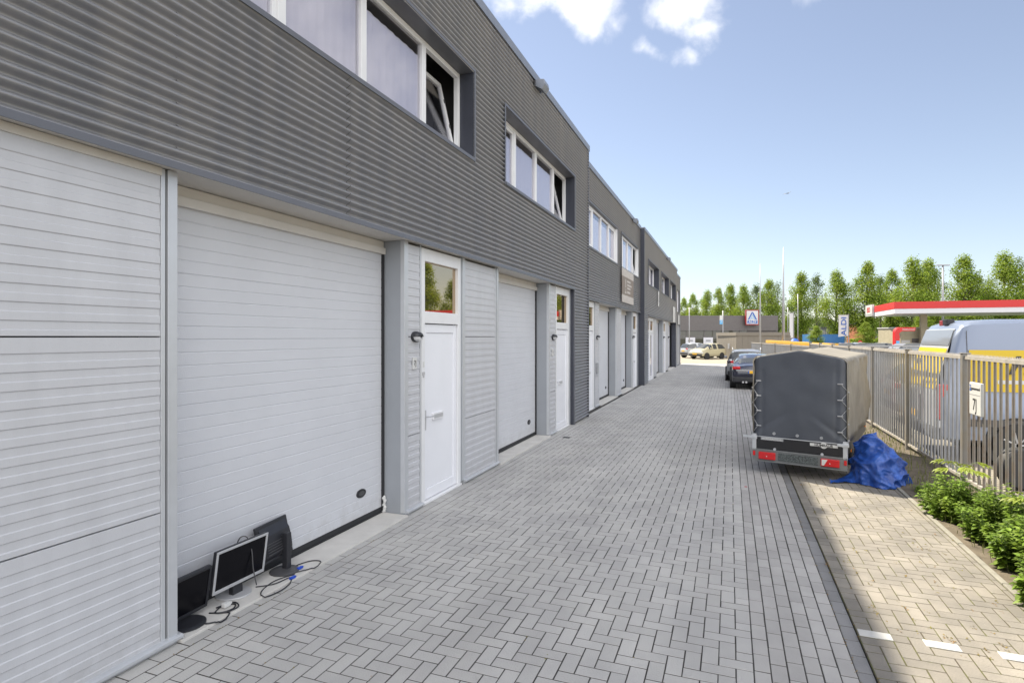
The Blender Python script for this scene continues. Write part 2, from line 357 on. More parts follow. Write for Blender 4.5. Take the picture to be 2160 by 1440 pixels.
# ------------------------------------------------------------ industrial building helpers
def corr(b, X, y0, y1, z0, z1, joints=()):
    P = .076; ys = [y0]+[j for j in joints if y0+.02 < j < y1-.02]+[y1]
    for k in range(len(ys)-1):
        a = ys[k]+(.003 if k else 0); c = ys[k+1]-(.003 if k < len(ys)-2 else 0)
        z = z0; rows = []
        n = max(2, int(round((z1-z0)/(P/8))))
        for i in range(n+1):
            z = z0+(z1-z0)*i/n
            lap = ((z % (P*13))/(P*13))
            rows.append((X-.010+.026*cos(2*pi*z/P)-.0055*lap, z))
        vs = []; fs = []
        for x,z in rows: vs += [(x,a,z),(x,c,z)]
        for i in range(n): fs.append((2*i,2*i+1,2*i+3,2*i+2))
        b.add(vs, fs)
def ribbed(b, X, y0, y1, z0, z1, joints=(.92,2.1)):
    zs = [z0]+[j for j in joints if z0 < j < z1]+[z1]
    for k in range(len(zs)-1):
        a = zs[k]+(.0045 if k else 0); c = zs[k+1]-(.0045 if k < len(zs)-2 else 0)
        pts = [(0,a)]; z = a+.03
        while z < c-.1:
            pts += [(0,z),(-.006,z+.006),(-.006,z+.05),(0,z+.056)]; z += .1
        pts.append((0,c))
        poly = [(X-.04,a)]+[(X+p[0],p[1]) for p in pts]+[(X-.04,c)]
        b.prism([(q[0],q[1]) for q in poly], 'y', y0, y1)
def panel(par, X, y0, y1, z0, z1):
    b = MB(); ribbed(b, X, y0, y1, z0, z1); return b.build('wall_panel', M['panel'], par)
def garage(par, X, y0, y1, zt, handle=True, lab=None):
    XD = X-.30
    b = MB(); zz = .085; pts = [(0,zz)]
    i = 0
    while zz < zt-.32:
        g = .006 if i % 5 == 4 else .0042
        zz += .1; i += 1; pts += [(0,zz-.012),(-g,zz-.006),(-g,zz-.004),(0,zz)]
    pts.append((0, zt-.14))
    b.prism([(XD-.04,.085)]+[(XD+q[0],q[1]) for q in pts]+[(XD-.04,zt-.14)], 'y', y0, y1-.02)
    d = b.build('garage_door', M['gdoor'], par)
    if lab: d['label'] = lab
    s = MB(); s.box(XD-.03, XD+.006, y0, y1-.02, .025, .082); s.box(XD-.05, XD+.03, y1-.02, y1+.002, .02, zt-.14)
    s.box(XD-.02, XD+.018, y0, y1-.02, .018, .03)
    s.build('rubber_seal', M['black'], d)
    h = MB(); h.box(XD-.02, XD+.05, y0-.01, y1, zt-.155, zt-.08); h.box(XD-.02,XD+.025,y0-.01,y1,zt-.08,zt-.0)
    h.build('lintel', M['soffit'], d, bevel=.004)
    if handle:
        k = MB(); yc = y1-.42
        k.prism([(yc+.085*cos(t), .345+.048*sin(t)) for t in [i*pi/8+.2 for i in range(16)]], 'x', XD-.01, XD+.012)
        ko = k.build('door_handle', M['black'], d, bevel=.004)
        k = MB(); k.prism([(yc+.055*cos(t), .345+.026*sin(t)) for t in [i*pi/8+.2 for i in range(16)]], 'x', XD+.013, XD+.015); k.build('handle_cup', M['plasgrey'], d)
    t = MB(); t.box(XD-.1, X+.06, y0+.002, y1-.002, -.05, .018); t.build('threshold', M['slab'], par, bevel=.004)
    return d
def column(par, X, y0, y1, zt, m='column'):
    b = MB(); b.box(X-.34, X-.001, y0, y1, 0, zt)
    o = b.build('column', M[m], par)
    return o
def trimv(par, X, y0, y1, zt, z0=0, name='corner_trim', m='alu', d=.05, pr=.006):
    b = MB(); b.box(X-d, X+pr, y0, y1, z0, zt); return b.build(name, M[m], par, bevel=.002)
def pdoor(par, X, y0, y1, zt, glazed=False, lab=None, detail=True):
    f = .085; zl = 2.26; zm = 2.42; zt2 = zt-.10
    b = MB(); XF = X-.004
    b.box(XF-.08, XF, y0, y0+f, .03, zt-.02); b.box(XF-.08, XF, y1-f, y1, .03, zt-.02)
    b.box(XF-.08, XF, y0+f, y1-f, zl+.01, zm); b.box(XF-.08, XF, y0+f, y1-f, zt2-.08, zt-.02); b.box(XF-.08, XF+.02, y0, y1, 0, .028)
    fr = b.build('door_frame', M['white'], par, bevel=.004)
    if lab: fr['label'] = lab
    XL = XF-.028
    l = MB(); a, c = y0+f+.006, y1-f-.006; z0, z1 = .035, zl
    e = .085
    if glazed:
        l.box(XL-.05,XL,a,a+e,z0,z1); l.box(XL-.05,XL,c-e,c,z0,z1); l.box(XL-.05,XL,a+e,c-e,z0,z0+.14); l.box(XL-.05,XL,a+e,c-e,z1-e,z1)
        g = MB(); g.box(XL-.03,XL-.02,a+e,c-e,z0+.14,z1-e)
    else:
        l.box(XL-.05,XL,a,a+e,z0,z1); l.box(XL-.05,XL,c-e,c,z0,z1); l.box(XL-.05,XL,a+e,c-e,z0,z0+.13); l.box(XL-.05,XL,a+e,c-e,z1-.11,z1)
        l.box(XL-.045,XL-.014,a+e,c-e,z0+.13,z1-.11)
    lf = l.build('door_leaf', M['doorw'], fr, bevel=.006)
    if glazed: g.build('door_pane', M['glass'], fr)
    g = MB(); g.box(XF-.055, XF-.045, y0+f-.01, y1-f+.01, zm-.01, zt2-.07); g.build('transom_pane', M['dglass'], fr)
    if detail:
        h = MB(); yh = a+.045
        h.box(XL,XL+.008,yh-.016,yh+.016,.92,1.17)
        h.tube([(XL+.005,yh,1.09),(XL+.055,yh,1.09),(XL+.06,yh+.02,1.09),(XL+.06,yh+.13,1.085)], .0095, 8)
        h.build('door_handle', M['silver'], fr, bevel=.002)
        q = MB(); q.box(XL-.014,XL+.012,a+.24,a+.52,1.02,1.11); q.build('letterbox', M['white'], fr, bevel=.004)
        q = MB(); q.box(XL+.012,XL+.014,a+.262,a+.498,1.04,1.09); q.build('letterbox_flap', M['silver'], fr)
    return fr
def window(par, X, y0, y1, z0, z1, mull, rec=.21, opened=(), lab=None, blind=True, reveal='darkside', clear=False):
    # surround
    s = MB()
    t = .05
    s.box(X-rec, X+.012, y0-.012, y0+.003, z0, z1); s.box(X+.008,X+.020,y0-t,y0-.012,z0-t,z1+t); s.box(X+.008,X+.020,y1+.012,y1+t,z0-t,z1+t)
    s.box(X+.008,X+.020,y0-.012,y1+.012,z1+.008,z1+t); s.box(X-rec,X+.02,y0-.012,y1+.012,z0-.02,z0-.002); s.box(X+.02,X+.03,y0-.012,y1+.012,z0-.05,z0-.002)
    s.box(X-rec, X+.0055, y0-.012, y1+.012, z1-.002, z1+.0075)
    XF = X-rec; fw = .065
    b = MB(); b.box(XF-.07,XF,y0+.003,y0+fw,z0,z1); b.box(XF-.07,XF,y1-fw,y1-.003,z0,z1); b.box(XF-.07,XF,y0+fw,y1-fw,z0,z0+fw); b.box(XF-.07,XF,y0+fw,y1-fw,z1-fw-.01,z1-.003)
    edges = [y0+fw]
    for m_ in mull:
        b.box(XF-.07,XF,m_-.05,m_+.05,z0+fw,z1-fw-.01); edges += [m_-.05, m_+.05]
    edges.append(y1-fw)
    w = b.build('window', M['white'], par, bevel=.005)
    if lab: w['label'] = lab
    s.build('window_surround', M['trim'], w)
    r = MB(); r.box(X-rec, X+.004, y1-.003, y1+.012, z0, z1); r.build('window_reveal', M[reveal], w)
    n = len(edges)//2; za, zb = z0+fw, z1-fw-.01
    for k in range(n):
        a, c = edges[2*k], edges[2*k+1]
        if k in opened:      # tilted sash, hinged below, leaning into the room
            sb = MB(); e = .06; H = zb-za
            ang = radians(13)
            def T(v):
                x,y,z = v; return (XF-.03+x*cos(ang)-z*sin(ang), y, za+x*sin(ang)+z*cos(ang))
            def tb(mb, x0,x1,ya,yb,q0,q1):
                vs = [(x0,ya,q0),(x1,ya,q0),(x1,yb,q0),(x0,yb,q0),(x0,ya,q1),(x1,ya,q1),(x1,yb,q1),(x0,yb,q1)]
                mb.add([T(v) for v in vs], [(0,3,2,1),(4,5,6,7),(0,1,5,4),(1,2,6,5),(2,3,7,6),(3,0,4,7)])
            tb(sb,-.05,0,a+.01,a+e,0,H-.02); tb(sb,-.05,0,c-e,c-.01,0,H-.02); tb(sb,-.05,0,a+e,c-e,0,e); tb(sb,-.05,0,a+e,c-e,H-.02-e,H-.02)
            sb.build('tilted_sash', M['white'], w, bevel=.003)
            g = MB(); tb(g,-.03,-.02,a+e,c-e,e,H-.02-e); g.build('pane', M['glass'], w)
            [ (fit := MB(), tb(fit,0,.012,c-.045,c-.02,H*q_,H*q_+.05), fit.build('hinge', M['plasgrey'], w)) for q_ in (.35,.7)]
        else:
            g = MB(); e = .0
            if c-a < 1.0:
                sb = MB(); e = .055; sb.box(XF-.06,XF-.012,a,a+e,za,zb); sb.box(XF-.06,XF-.012,c-e,c,za,zb); sb.box(XF-.06,XF-.012,a+e,c-e,za,za+e); sb.box(XF-.06,XF-.012,a+e,c-e,zb-e,zb)
                sb.build('sash', M['white'], w, bevel=.003)
            g.box(XF-.045,XF-.035,a+e,c-e,za+e,zb-e); g.build('pane', M['glass'], w)
        if blind and k not in opened:
            vs = []; fs = []; nn = 26; top = zb-.14 
            for i in range(nn+1):
                yy = a+.01+(c-a-.02)*i/nn; xx = XF-.062+.006*sin(i*1.9+k)+.003*sin(i*.7)
                vs += [(xx,yy,za-.02),(xx,yy,top)]
            for i in range(nn): fs.append((2*i,2*i+2,2*i+3,2*i+1))
            sheet('blind', M['curtain'], vs, fs, w, smooth=True)
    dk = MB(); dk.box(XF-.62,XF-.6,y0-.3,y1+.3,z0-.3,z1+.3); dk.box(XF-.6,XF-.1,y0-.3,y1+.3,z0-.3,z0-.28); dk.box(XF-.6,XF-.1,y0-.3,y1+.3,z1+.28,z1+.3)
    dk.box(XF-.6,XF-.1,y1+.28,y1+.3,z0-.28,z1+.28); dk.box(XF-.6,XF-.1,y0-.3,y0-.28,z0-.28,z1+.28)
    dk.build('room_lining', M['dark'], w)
    return w
def cladding(par, X, y0, y1, zc, zr, holes, joints, piers=(), screw_rows=()):
    b = MB(); ys = y0; screws(b, X, screw_rows, zc, zr, holes)
    for (a,c,z0,z1) in sorted(holes):
        corr(b, X, ys, a, zc, zr, joints)
        corr(b, X, a, c, zc, z0, joints); corr(b, X, a, c, z1, zr, joints); ys = c
    corr(b, X, ys, y1, zc, zr, joints)
    for a,c in piers: corr(b, X, a, c, .03, zc)
    o = b.build('cladding', M['clad'], par)
    for p_ in o.data.polygons: p_.use_smooth = True
    return o
def shell(par, X, y0, y1, zc, zr, holes):
    b = MB()
    b.box(X-12, X-.95, y0, y1, 0, zr-.02)       # body
    b.box(X-.95, X-.5, y0, y1, zr-.25, zr-.02)   # roof deck edge
    xs = X-.06; ys = y0                         # sheathing just behind the corrugated sheets
    for (a,c,z0,z1) in sorted(holes):
        b.box(xs-.02, xs, ys, a-.01, zc+.02, zr-.02); b.box(xs-.02, xs, a-.01, c+.01, zc+.02, z0-.03); b.box(xs-.02, xs, a-.01, c+.01, z1+.03, zr-.02); ys = c+.01
    b.box(xs-.02, xs, ys, y1, zc+.02, zr-.02)
    b.box(X-.95, X-.45, y0, y1, 0, zc+.3)
    o = b.build('building_shell', M['dark'], par)
    return o
def coping(par, X, y0, y1, zr, m='coping'):
    b = MB(); b.prism([(X-.3,zr-.02),(X-.3,zr+.02),(X+.035,zr+.035),(X+.035,zr-.11),(X+.022,zr-.11),(X+.022,zr-.02)], 'y', y0, y1)
    return b.build('roof_coping', M[m], par)
def flash(par, X, y0, y1, zc):
    b = MB(); b.prism([(X-.02,zc+.012),(X+.024,zc+.006),(X+.026,zc-.042),(X+.016,zc-.042),(X+.012,zc-.004),(X-.02,zc-.004)], 'y', y0, y1)
    return b.build('base_flashing', M['trim'], par)
def soffit(par, X, y0, y1, zc):
    b = MB(); b.box(X-.45, X-.021, y0, y1, zc-.025, zc-.01); return b.build('soffit', M['soffit'], par)
def screws(b, X, ys, z0, z1, holes=()):
    for y in ys:
        z = math.ceil(z0/.152)*.152+.038
        while z < z1:
            if not any(a-.03 < y < c+.03 and q0-.03 < z < q1+.03 for a,c,q0,q1 in holes):
                b.lathe([(.0055,X-.038),(.0055,X-.029),(.004,X-.027)], 6, 'x', (0,y,z))
            z += .152
# ---------------------------- block 1 (nearest)
C1 = -3.47; P1 = -3.57; Z1 = 3.26; R1 = 7.06
B1 = thing('industrial_building', (-3.6, 3, 0), 0, 'nearest block of the anthracite corrugated industrial building, over the monitors', 'building', 'blocks of the industrial building')
B1.location = (0,0,0)
holes1 = [(-2.73,1.74,4.68,5.92),(3.0,7.48,4.68,5.92),(8.74,13.2,4.66,5.90)]
j1 = [-3, 4.62, 8.3, 11.9]
cladding(B1, C1, -8, 14.67, Z1, R1, holes1, j1, [(13.2,14.66)], [2.79, 6.5, 10.2])
shell(B1, C1, -8, 14.67, Z1, R1, holes1); coping(B1, C1, -8, 14.68, R1); flash(B1, C1, -8, 13.2, Z1); soffit(B1, C1, -8, 13.2, Z1)
b = MB(); b.box(C1-.3, C1-.012, 13.2, 13.215, 0, Z1-.02); b.build('pier_side', M['darkside'], B1)
b = MB(); b.box(C1-.012, C1+.014, 13.185, 13.225, 0, Z1-.042); b.box(C1-.012,C1+.014,14.64,14.672,0,R1-.1); b.box(C1-.3,C1-.012,14.655,14.67,0,R1-.05); b.build('corner_trim', M['trim'], B1, bevel=.002)
def rel(y0, L=(1.02,2.23,3.45)): return [y0+t for t in L]
window(B1, C1, *holes1[0], rel(-2.73), opened=(3,), lab='strip window nearest the camera, mostly out of view')
window(B1, C1, *holes1[1], rel(3.0,(.95,2.15,3.44)), opened=(3,), lab='large strip window above the first garage door, right sash tilted open')
window(B1, C1, *holes1[2], rel(8.74), opened=(3,), lab='second strip window, right sash tilted open')
def plinth(par, X, y0, y1):
    b = MB(); b.prism([(X-.03,-.02),(X-.03,.06),(X+.03,.052),(X+.045,.045),(X+.045,.028),(X+.012,.022),(X+.012,-.02)], 'y', y0, y1); return b.build('sill', M['alu'], par)
zp = Z1-.03
panel(B1, P1, -8, -5, .05, zp); 
garage(B1, P1, -5, -.3, zp)
panel(B1, P1, -.2, 2.72, .05, zp-.05)
b = MB(); b.box(P1-.03,P1+.015,-.2,2.72,zp-.05,zp); b.build('head_trim', M['soffit'], B1)
trimv(B1, P1, 2.722, 2.752, zp, .05); trimv(B1, P1, 2.765, 2.835, zp, .05, pr=.016); trimv(B1, P1, 2.750, 2.767, zp, .05, m='plasgrey', pr=-.004, name='gap_seal')
b = MB(); b.box(P1-.32, P1-.03, 2.80, 2.835, 0, zp); b.build('jamb_side', M['alu'], B1)
plinth(B1, P1, -.2, 2.86)
garage(B1, P1, 2.835, 5.775, zp, lab='wide grey sectional garage door with monitors leaning on it')
column(B1, P1, 5.78, 5.86, zp); trimv(B1, P1, 5.777, 5.861, zp, .03)
b = MB(); b.box(P1-.34, P1-.3, 5.86, 8.6, 0, zp); b.build('backing', M['dark'], B1)
panel(B1, P1, 5.862, 6.135, .05, zp-.03); trimv(B1, P1, 6.14, 6.165, zp, .05); trimv(B1,P1,6.165,6.19,zp,.05,m='plasgrey',pr=-.01,name='gap_seal'); plinth(B1, P1, 5.80, 6.18)
pdoor(B1, P1, 6.19, 7.29, zp, lab='white front door of unit 7J with mirrored transom')
b = MB(); b.box(P1-.004,P1-.001,6.215,6.255,1.72,1.79); b.build('sticker', M['signw'], B1); b = MB(); b.box(P1-.004,P1+.004,6.20,6.262,1.62,1.66); b.box(P1-.004,P1+.008,6.215,6.245,1.595,1.612); b.build('lock_strike', M['silver'], B1)
trimv(B1,P1,7.292,7.34,zp,.03,m='column',pr=-.012,name='gap_seal'); trimv(B1,P1,7.34,7.42,zp,.05,pr=.004)
panel(B1, P1, 7.422, 8.545, .05, zp-.03); trimv(B1,P1,8.55,8.575,zp,.05); trimv(B1,P1,8.59,8.66,zp,.05,pr=.014); plinth(B1,P1,7.36,8.67)
b = MB(); b.box(P1-.32, P1-.03, 8.625, 8.66, 0, zp); b.build('jamb_side', M['alu'], B1)
garage(B1, P1, 8.66, 11.48, zp, lab='second grey sectional garage door')
column(B1, P1, 11.485, 11.56, zp); trimv(B1,P1,11.482,11.561,zp,.03)
b = MB(); b.box(P1-.34, P1-.3, 11.56, 14.6, 0, zp); b.build('backing', M['dark'], B1)
panel(B1, P1, 11.562, 11.955, .05, zp-.03); trimv(B1,P1,11.96,11.985,zp,.05); plinth(B1,P1,11.5,12.0)
pdoor(B1, P1, 12.0, 13.1, zp, lab='white door beside the corrugated pier'); trimv(B1,P1,13.1,13.2,zp,0,m='alu')
# ---------------------------- block 2
C2 = -3.62; P2 = -3.72; Z2 = 3.16; R2 = 6.84
B2 = thing('industrial_building', (0,0,0), 0, 'second block of the grey building, slightly lower, carrying the brown advertising board', 'building', 'blocks of the industrial building')
holes2 = [(15.05,19.55,4.6,5.8),(20.37,24.35,4.6,5.8)]
cladding(B2, C2, 14.67, 25.0, Z2, R2, holes2, [17.5, 20.0, 22.5], ())
shell(B2, C2, 14.67, 25.0, Z2, R2, holes2); coping(B2, C2, 14.69, 25.0, R2); flash(B2, C2, 14.68, 25.0, Z2); soffit(B2, C2, 14.68, 25.0, Z2)
window(B2, C2, *holes2[0], [16.1,17.25,18.45], rec=.07, reveal='white', lab='wide white framed strip window of the second block')
window(B2, C2, *holes2[1], [21.0,22.1,23.3], rec=.07, reveal='white', opened=(3,), lab='strip window above the advertising board')
zp = Z2-.03
pdoor(B2, P2, 15.45, 16.45, zp); trimv(B2,P2,14.7,15.44,zp,.03); trimv(B2,P2,16.46,16.55,zp,.03,m='column',pr=-.01,name='gap_seal')
panel(B2,P2,16.56,17.03,.05,zp-.02); trimv(B2,P2,17.03,17.1,zp,.03); plinth(B2,P2,16.5,17.1)
garage(B2,P2,17.1,19.95,zp); column(B2,P2,19.96,20.04,zp); trimv(B2,P2,19.957,20.042,zp,.03)
panel(B2,P2,20.045,20.8,.05,zp-.02); trimv(B2,P2,20.8,20.86,zp,.03); plinth(B2,P2,20.0,20.86)
garage(B2,P2,20.86,23.48,zp); column(B2,P2,23.49,23.57,zp); trimv(B2,P2,23.487,23.572,zp,.03)
pdoor(B2,P2,23.6,24.6,zp); trimv(B2,P2,24.6,25.0,zp,.0,m='column')
b = MB(); b.box(P2-.34, P2-.3, 14.7, 17.05, 0, zp); b.box(P2-.34,P2-.3,20.05,20.8,0,zp); b.box(P2-.34,P2-.3,23.6,25,0,zp); b.build('backing', M['dark'], B2)
# ---------------------------- block 3
C3 = -3.47; P3 = -3.60; Z3 = 3.08; R3 = 6.80
B3 = thing('industrial_building', (0,0,0), 0, 'third block of the grey building, with a dark projecting side and three small windows', 'building', 'blocks of the industrial building')
holes3 = [(26.4,30.4,4.5,5.6),(31.7,35.6,4.5,5.6),(36.6,40.3,4.5,5.6)]
cladding(B3, C3, 25.02, 41.5, Z3, R3, holes3, [28,31,34,37], [(25.02,26.5),(40.6,41.5)])
shell(B3, C3, 25.03, 41.5, Z3, R3, holes3); coping(B3, C3, 25.0, 41.5, R3); flash(B3, C3, 26.5, 40.6, Z3); soffit(B3, C3, 26.5, 40.6, Z3)
b = MB(); b.box(C3-.3, C3+.012, 24.99, 25.02, 0, R3-.03); b.box(C3-.3,C3-.01,40.58,40.6,0,Z3-.03); b.box(C3-.02,C3+.012,25.02,25.06,0,R3-.12); b.build('pier_side', M['darkside'], B3)
for k, h in enumerate(holes3): window(B3, C3, *h, [h[0]+1.2, h[0]+2.6], rec=.25, blind=(k != 2), lab=['strip window nearest in the third block','middle window of the third block','farthest window of the third block'][k])
zp = Z3-.03
trimv(B3,P3,26.5,26.75,zp,.03); pdoor(B3,P3,26.75,28.0,zp,glazed=True,detail=False); pdoor(B3,P3,28.02,29.3,zp,glazed=True,detail=False)
panel(B3,P3,29.35,30.4,.05,zp-.02); trimv(B3,P3,30.4,30.5,zp,.0); garage(B3,P3,30.5,33.8,zp,handle=False); column(B3,P3,33.8,33.9,zp); trimv(B3,P3,33.797,33.903,zp,.03)
pdoor(B3,P3,33.95,35.1,zp,glazed=True,detail=False); panel(B3,P3,35.15,36.5,.05,zp-.02); trimv(B3,P3,36.5,36.6,zp,.0); garage(B3,P3,36.6,40.57,zp,handle=False)
# ---------------------------- block 4
C4 = -3.56; B4 = thing('industrial_building', (0,0,0), 0, 'last and farthest block of the grey building, at the end of the row', 'building', 'blocks of the industrial building')
holes4 = [(42.2,44.4,3.9,5.5)]
cladding(B4, C4, 41.5, 45.2, 3.0, 6.6, holes4, ()); shell(B4, C4, 41.5, 45.2, 3.0, 6.6, holes4); coping(B4, C4, 41.52, 45.22, 6.6); flash(B4,C4,41.5,45.2,3.0)
window(B4, C4, *holes4[0], [43.3], rec=.08)
b = MB(); b.box(C4-.4, C4-.06, 41.5, 45.2, 0, 2.98); b.build('base_wall', M['column'], B4)
b = MB(); b.box(C4-12, C4+.01, 45.2, 45.23, 0, 6.55); b.build('end_wall', M['clad'], B4)
# ------------------------------------------------------------ things on the facade
def wall_lamp(X, y, z, lab):
    t = thing('wall_lamp', (X,y,z), 0, lab, 'wall lamp', 'bulkhead lamps by the doors'); t.scale = (.85,.78,.78)
    b = MB(); prof = [(cos(a)*.125, sin(a)*.085) for a in [i*pi/10 for i in range(20)]]
    b.prism(prof, 'x', 0, .04); b.build('backplate', M['plasblk'], t, bevel=.006)
    b = MB(); vs = []; fs = []; n = 14; m_ = 6
    for j in range(m_+1):
        a = j/m_*pi/2
        for i in range(n+1):
            w = i/n*pi; vs.append((.04+.07*sin(a), .115*cos(w)*(cos(a)*.55+.45)*(1 if j < m_ else .6), .078*sin(w)*(cos(a)*.5+.5)*(1 if j < m_ else .6)))
    for j in range(m_):
        for i in range(n): q = j*(n+1)+i; fs.append((q,q+1,q+n+2,q+n+1))
    b.add(vs, fs); b.add([(v[0],v[1],0.0) for v in vs[::n+1]]+[(v[0],v[1],0.0) for v in vs[n::n+1]][::-1], [tuple(range(2*(m_+1)))])
    b.build('hood', M['plasblk'], t, smooth=False)
    b = MB(); vs2 = [(v[0]*.97, v[1]*.93, -v[2]*.9-.002) for v in vs]; b.add(vs2, fs); b.build('lamp_glass', M['lampglass'], t, smooth=True)
    return t
wall_lamp(P1, 6.02, 2.1, 'black half-hooded bulkhead lamp left of the nearest door')
wall_lamp(P1, 11.77, 2.09, 'black bulkhead lamp left of the second door, before the corrugated pier')
wall_lamp(P2, 16.8, 2.08, 'dark wall lamp on the panel just past the corrugated pier')
wall_lamp(P2, 23.52, 2.08, 'dark wall lamp in front of the dark projecting side of the third block')
wall_lamp(P3, 26.62, 2.06, 'small wall lamp at the glazed double door of the third block')
wall_lamp(P3, 33.85, 2.06, 'small wall lamp on the column in the middle of the third block')
wall_lamp(P3, 36.5, 2.06, 'farthest small wall lamp, just before the last dark recess')
def plate(name, X, y, z, w, h, lab, txt=None, ts=.1, cat='sign', grp=None, m='signw'):
    b = MB(); b.box(X, X+.012, y-w/2, y+w/2, z-h/2, z+h/2); o = b.build(name, M[m], None, bevel=.003)
    tag(o, lab, cat, grp)
    if txt: text(txt, ts, (X+.0135,y,z), (0,1,0), (0,0,1), M['signblk'], 'lettering', o, sx=.85)
    return o
plate('house_number_sign', P1+.004, 6.0, 1.78, .095, .145, 'small white plate reading 7J on the panel left of the nearest door', '7J', .085, 'house number', 'house number plates')
plate('house_number_sign', P1+.004, 11.74, 1.76, .10, .145, 'small white number plate left of the second door', '7', .08, 'house number', 'house number plates')
b = MB(); b.box(P2+.004,P2+.05,16.65,16.8,1.0,1.32); o = b.build('mailbox', M['galv2'], None, bevel=.01); tag(o,'small grey post box on the panel beyond the corrugated pier','post box')
# advertising board on block 2
t = thing('advertising_board', (C2+.03, 21.5, 3.95), 0, 'brown advertising board with pale patterned bands above and below', 'sign')
M['brown'] = mat('brown board', (.20,.165,.14), .6, 0, .05, 5); M['palep'] = mat('pale patterned print', (.52,.49,.46), .6, 0, .0, 4, col2=(.36,.33,.31), stretch=(1,9,1.5))
b = MB(); b.box(0,.02,-1.25,1.25,-.33,.33); b.build('board', M['brown'], t)
for z0 in (.33,-.61):
    b = MB(); b.box(0,.022,-1.25,1.25,z0+.003,z0+.277); b.build('patterned_band', M['palep'], t)
for k,(w_,z_) in enumerate([(.75,.2),(1.0,.07),(.72,-.05),(.7,-.19)]):
    b = MB(); b.box(.021,.025,-.25,-.25+w_,z_-.035*(1 if k<3 else 1.6),z_+.035); b.build('text_line', M['palep'], t)
b = MB(); b.box(.021,.025,-.62,-.5,-.05,.25); b.box(.021,.025,-.72,-.42,-.27,-.2); b.box(.021,.025,-.6,-.52,-.2,-.1); b.build('emblem', M['palep'], t)
plate('shop_sign', C3+.02, 30.1, 4.05, .45, .75, 'narrow white lettered sign under the first window of the third block', '3', .5, 'sign')
plate('notice_board', C3+.02, 38.8, 3.55, 1.7, 1.0, 'white poster board on the third block near its far end', None, 0, 'sign')
plate('small_notice_board', C4+.02, 43.6, 3.35, 1.1, .7, 'white board on the farthest block under its window', None, 0, 'sign')
b = MB(); b.box(-3.26,-3.12,11.42,11.56,-.01,.003)
for k in range(4): b.box(-3.25+.033*k,-3.235+.033*k,11.43,11.55,.003,.006)
o = b.build('drain_grate', M['black'], None); tag(o, 'small dark drain grate in the paving in front of the second garage door', 'drain')
# flood lights on the parapet
def flood(X, y, z, lab, s=1):
    t = thing('roof_floodlight', (X,y,z), 0, lab, 'floodlight', 'small fixtures at the roof edge')
    b = MB(); b.prism([(0,-.02),(.16*s,-.12*s),(.22*s,-.02*s),(.2*s,.07*s),(.05*s,.09*s)], 'y', -.14*s, .14*s); b.build('housing', M['coping'], t, bevel=.006)
    b = MB(); b.box(-.03,.06*s,-.03,.03,-.03,.12*s); b.box(.02,.04,-.18*s,-.14*s,-.06,.06); b.box(.02,.04,.14*s,.18*s,-.06,.06); b.build('bracket', M['plasgrey'], t)
    return t
flood(C1, 10.35, 6.88, 'boxy floodlight fixed just below the roof edge of the nearest block')
flood(C2, 22.9, 6.7, 'tiny fixture at the far roof edge of the second block')
flood(C3, 34.5, 6.66, 'tiny fixture on the roof edge of the third block')
# ------------------------------------------------------------ monitors by the door
def rbox(b, x0,x1,y0,y1,z0,z1): b.box(x0,x1,y0,y1,z0,z1)
def monitor(loc, rz, tilt, w, h, zc, lab, frame, basem, base='disc', dist=0, flip=1, roll=0):
    """screen faces local +X; width along local Y"""
    t = thing('computer_monitor', loc, rz, lab, 'monitor', 'discarded computer monitors by the garage door')
    T = Matrix.Translation((dist,0,zc)) @ Euler((radians(roll), radians(-tilt), 0)).to_matrix().to_4x4()
    b = MB(); b.M = T
    b.box(-.02,.012,-w/2,w/2,-h/2,h/2); b.box(-.045,-.02,-w/2+.05,w/2-.05,-h/2+.05,h/2-.04)
    c = b.build('casing', M['plasblk'], t, bevel=.008)
    f = MB(); f.M = T; e = .02
    f.box(.012,.02,-w/2,w/2,h/2-e,h/2); f.box(.012,.02,-w/2,w/2,-h/2,-h/2+e*1.3); f.box(.012,.02,-w/2,-w/2+e,-h/2+e*1.3,h/2-e); f.box(.012,.02,w/2-e,w/2,-h/2+e*1.3,h/2-e)
    f.build('bezel', frame, t, bevel=.003)
    s = MB(); s.M = T; s.box(.0125,.014,-w/2+e,w/2-e,-h/2+e*1.3,h/2-e); s.build('screen', M['screen'], t)
    return t, T
t, T = monitor((-3.69,3.50,0), radians(2), -7, .535, .335, .285, 'silver framed monitor on a pale base, in the middle of the three monitors', M['silver'], M['silver'], roll=-1.5)
b = MB(); b.box(-.07,-.02,-.05,.05,.02,.26); b.build('neck', M['plasblk'], t, bevel=.006)
b = MB(); b.prism([(-.10+.14*sin(a)+(.03), .13*cos(a)) for a in [i*pi/12 for i in range(24)]], 'z', .018, .034); b.build('base', M['silver'], t, bevel=.004)
t, T = monitor((-3.70,2.95,0), radians(3), -9, .54, .32, .215, 'black monitor on a round base, half hidden behind the door jamb', M['plasblk'], M['plasblk'], roll=-.5)
b = MB(); b.box(-.06,-.02,-.04,.04,.02,.2); b.build('neck', M['plasblk'], t, bevel=.006)
b = MB(); b.lathe([(.135,.018),(.135,.026),(.11,.034),(.03,.036)], 28, 'z', (.02,.05,0)); b.build('base', M['plasblk'], t, smooth=False)
t = thing('computer_monitor', (-3.70,3.97,0), radians(0), 'black monitor turned with its ribbed back outward, rightmost of the three monitors', 'monitor', 'discarded computer monitors by the garage door')
T = Matrix.Translation((-.085,-.01,.30)) @ Euler((radians(1), radians(-13), radians(4))).to_matrix().to_4x4()
b = MB(); b.M = T; w, h = .40, .33; b.box(-.012,.012,-w/2,w/2,-h/2,h/2); b.build('casing', M['plasblk'], t, bevel=.006)
b = MB(); b.M = T
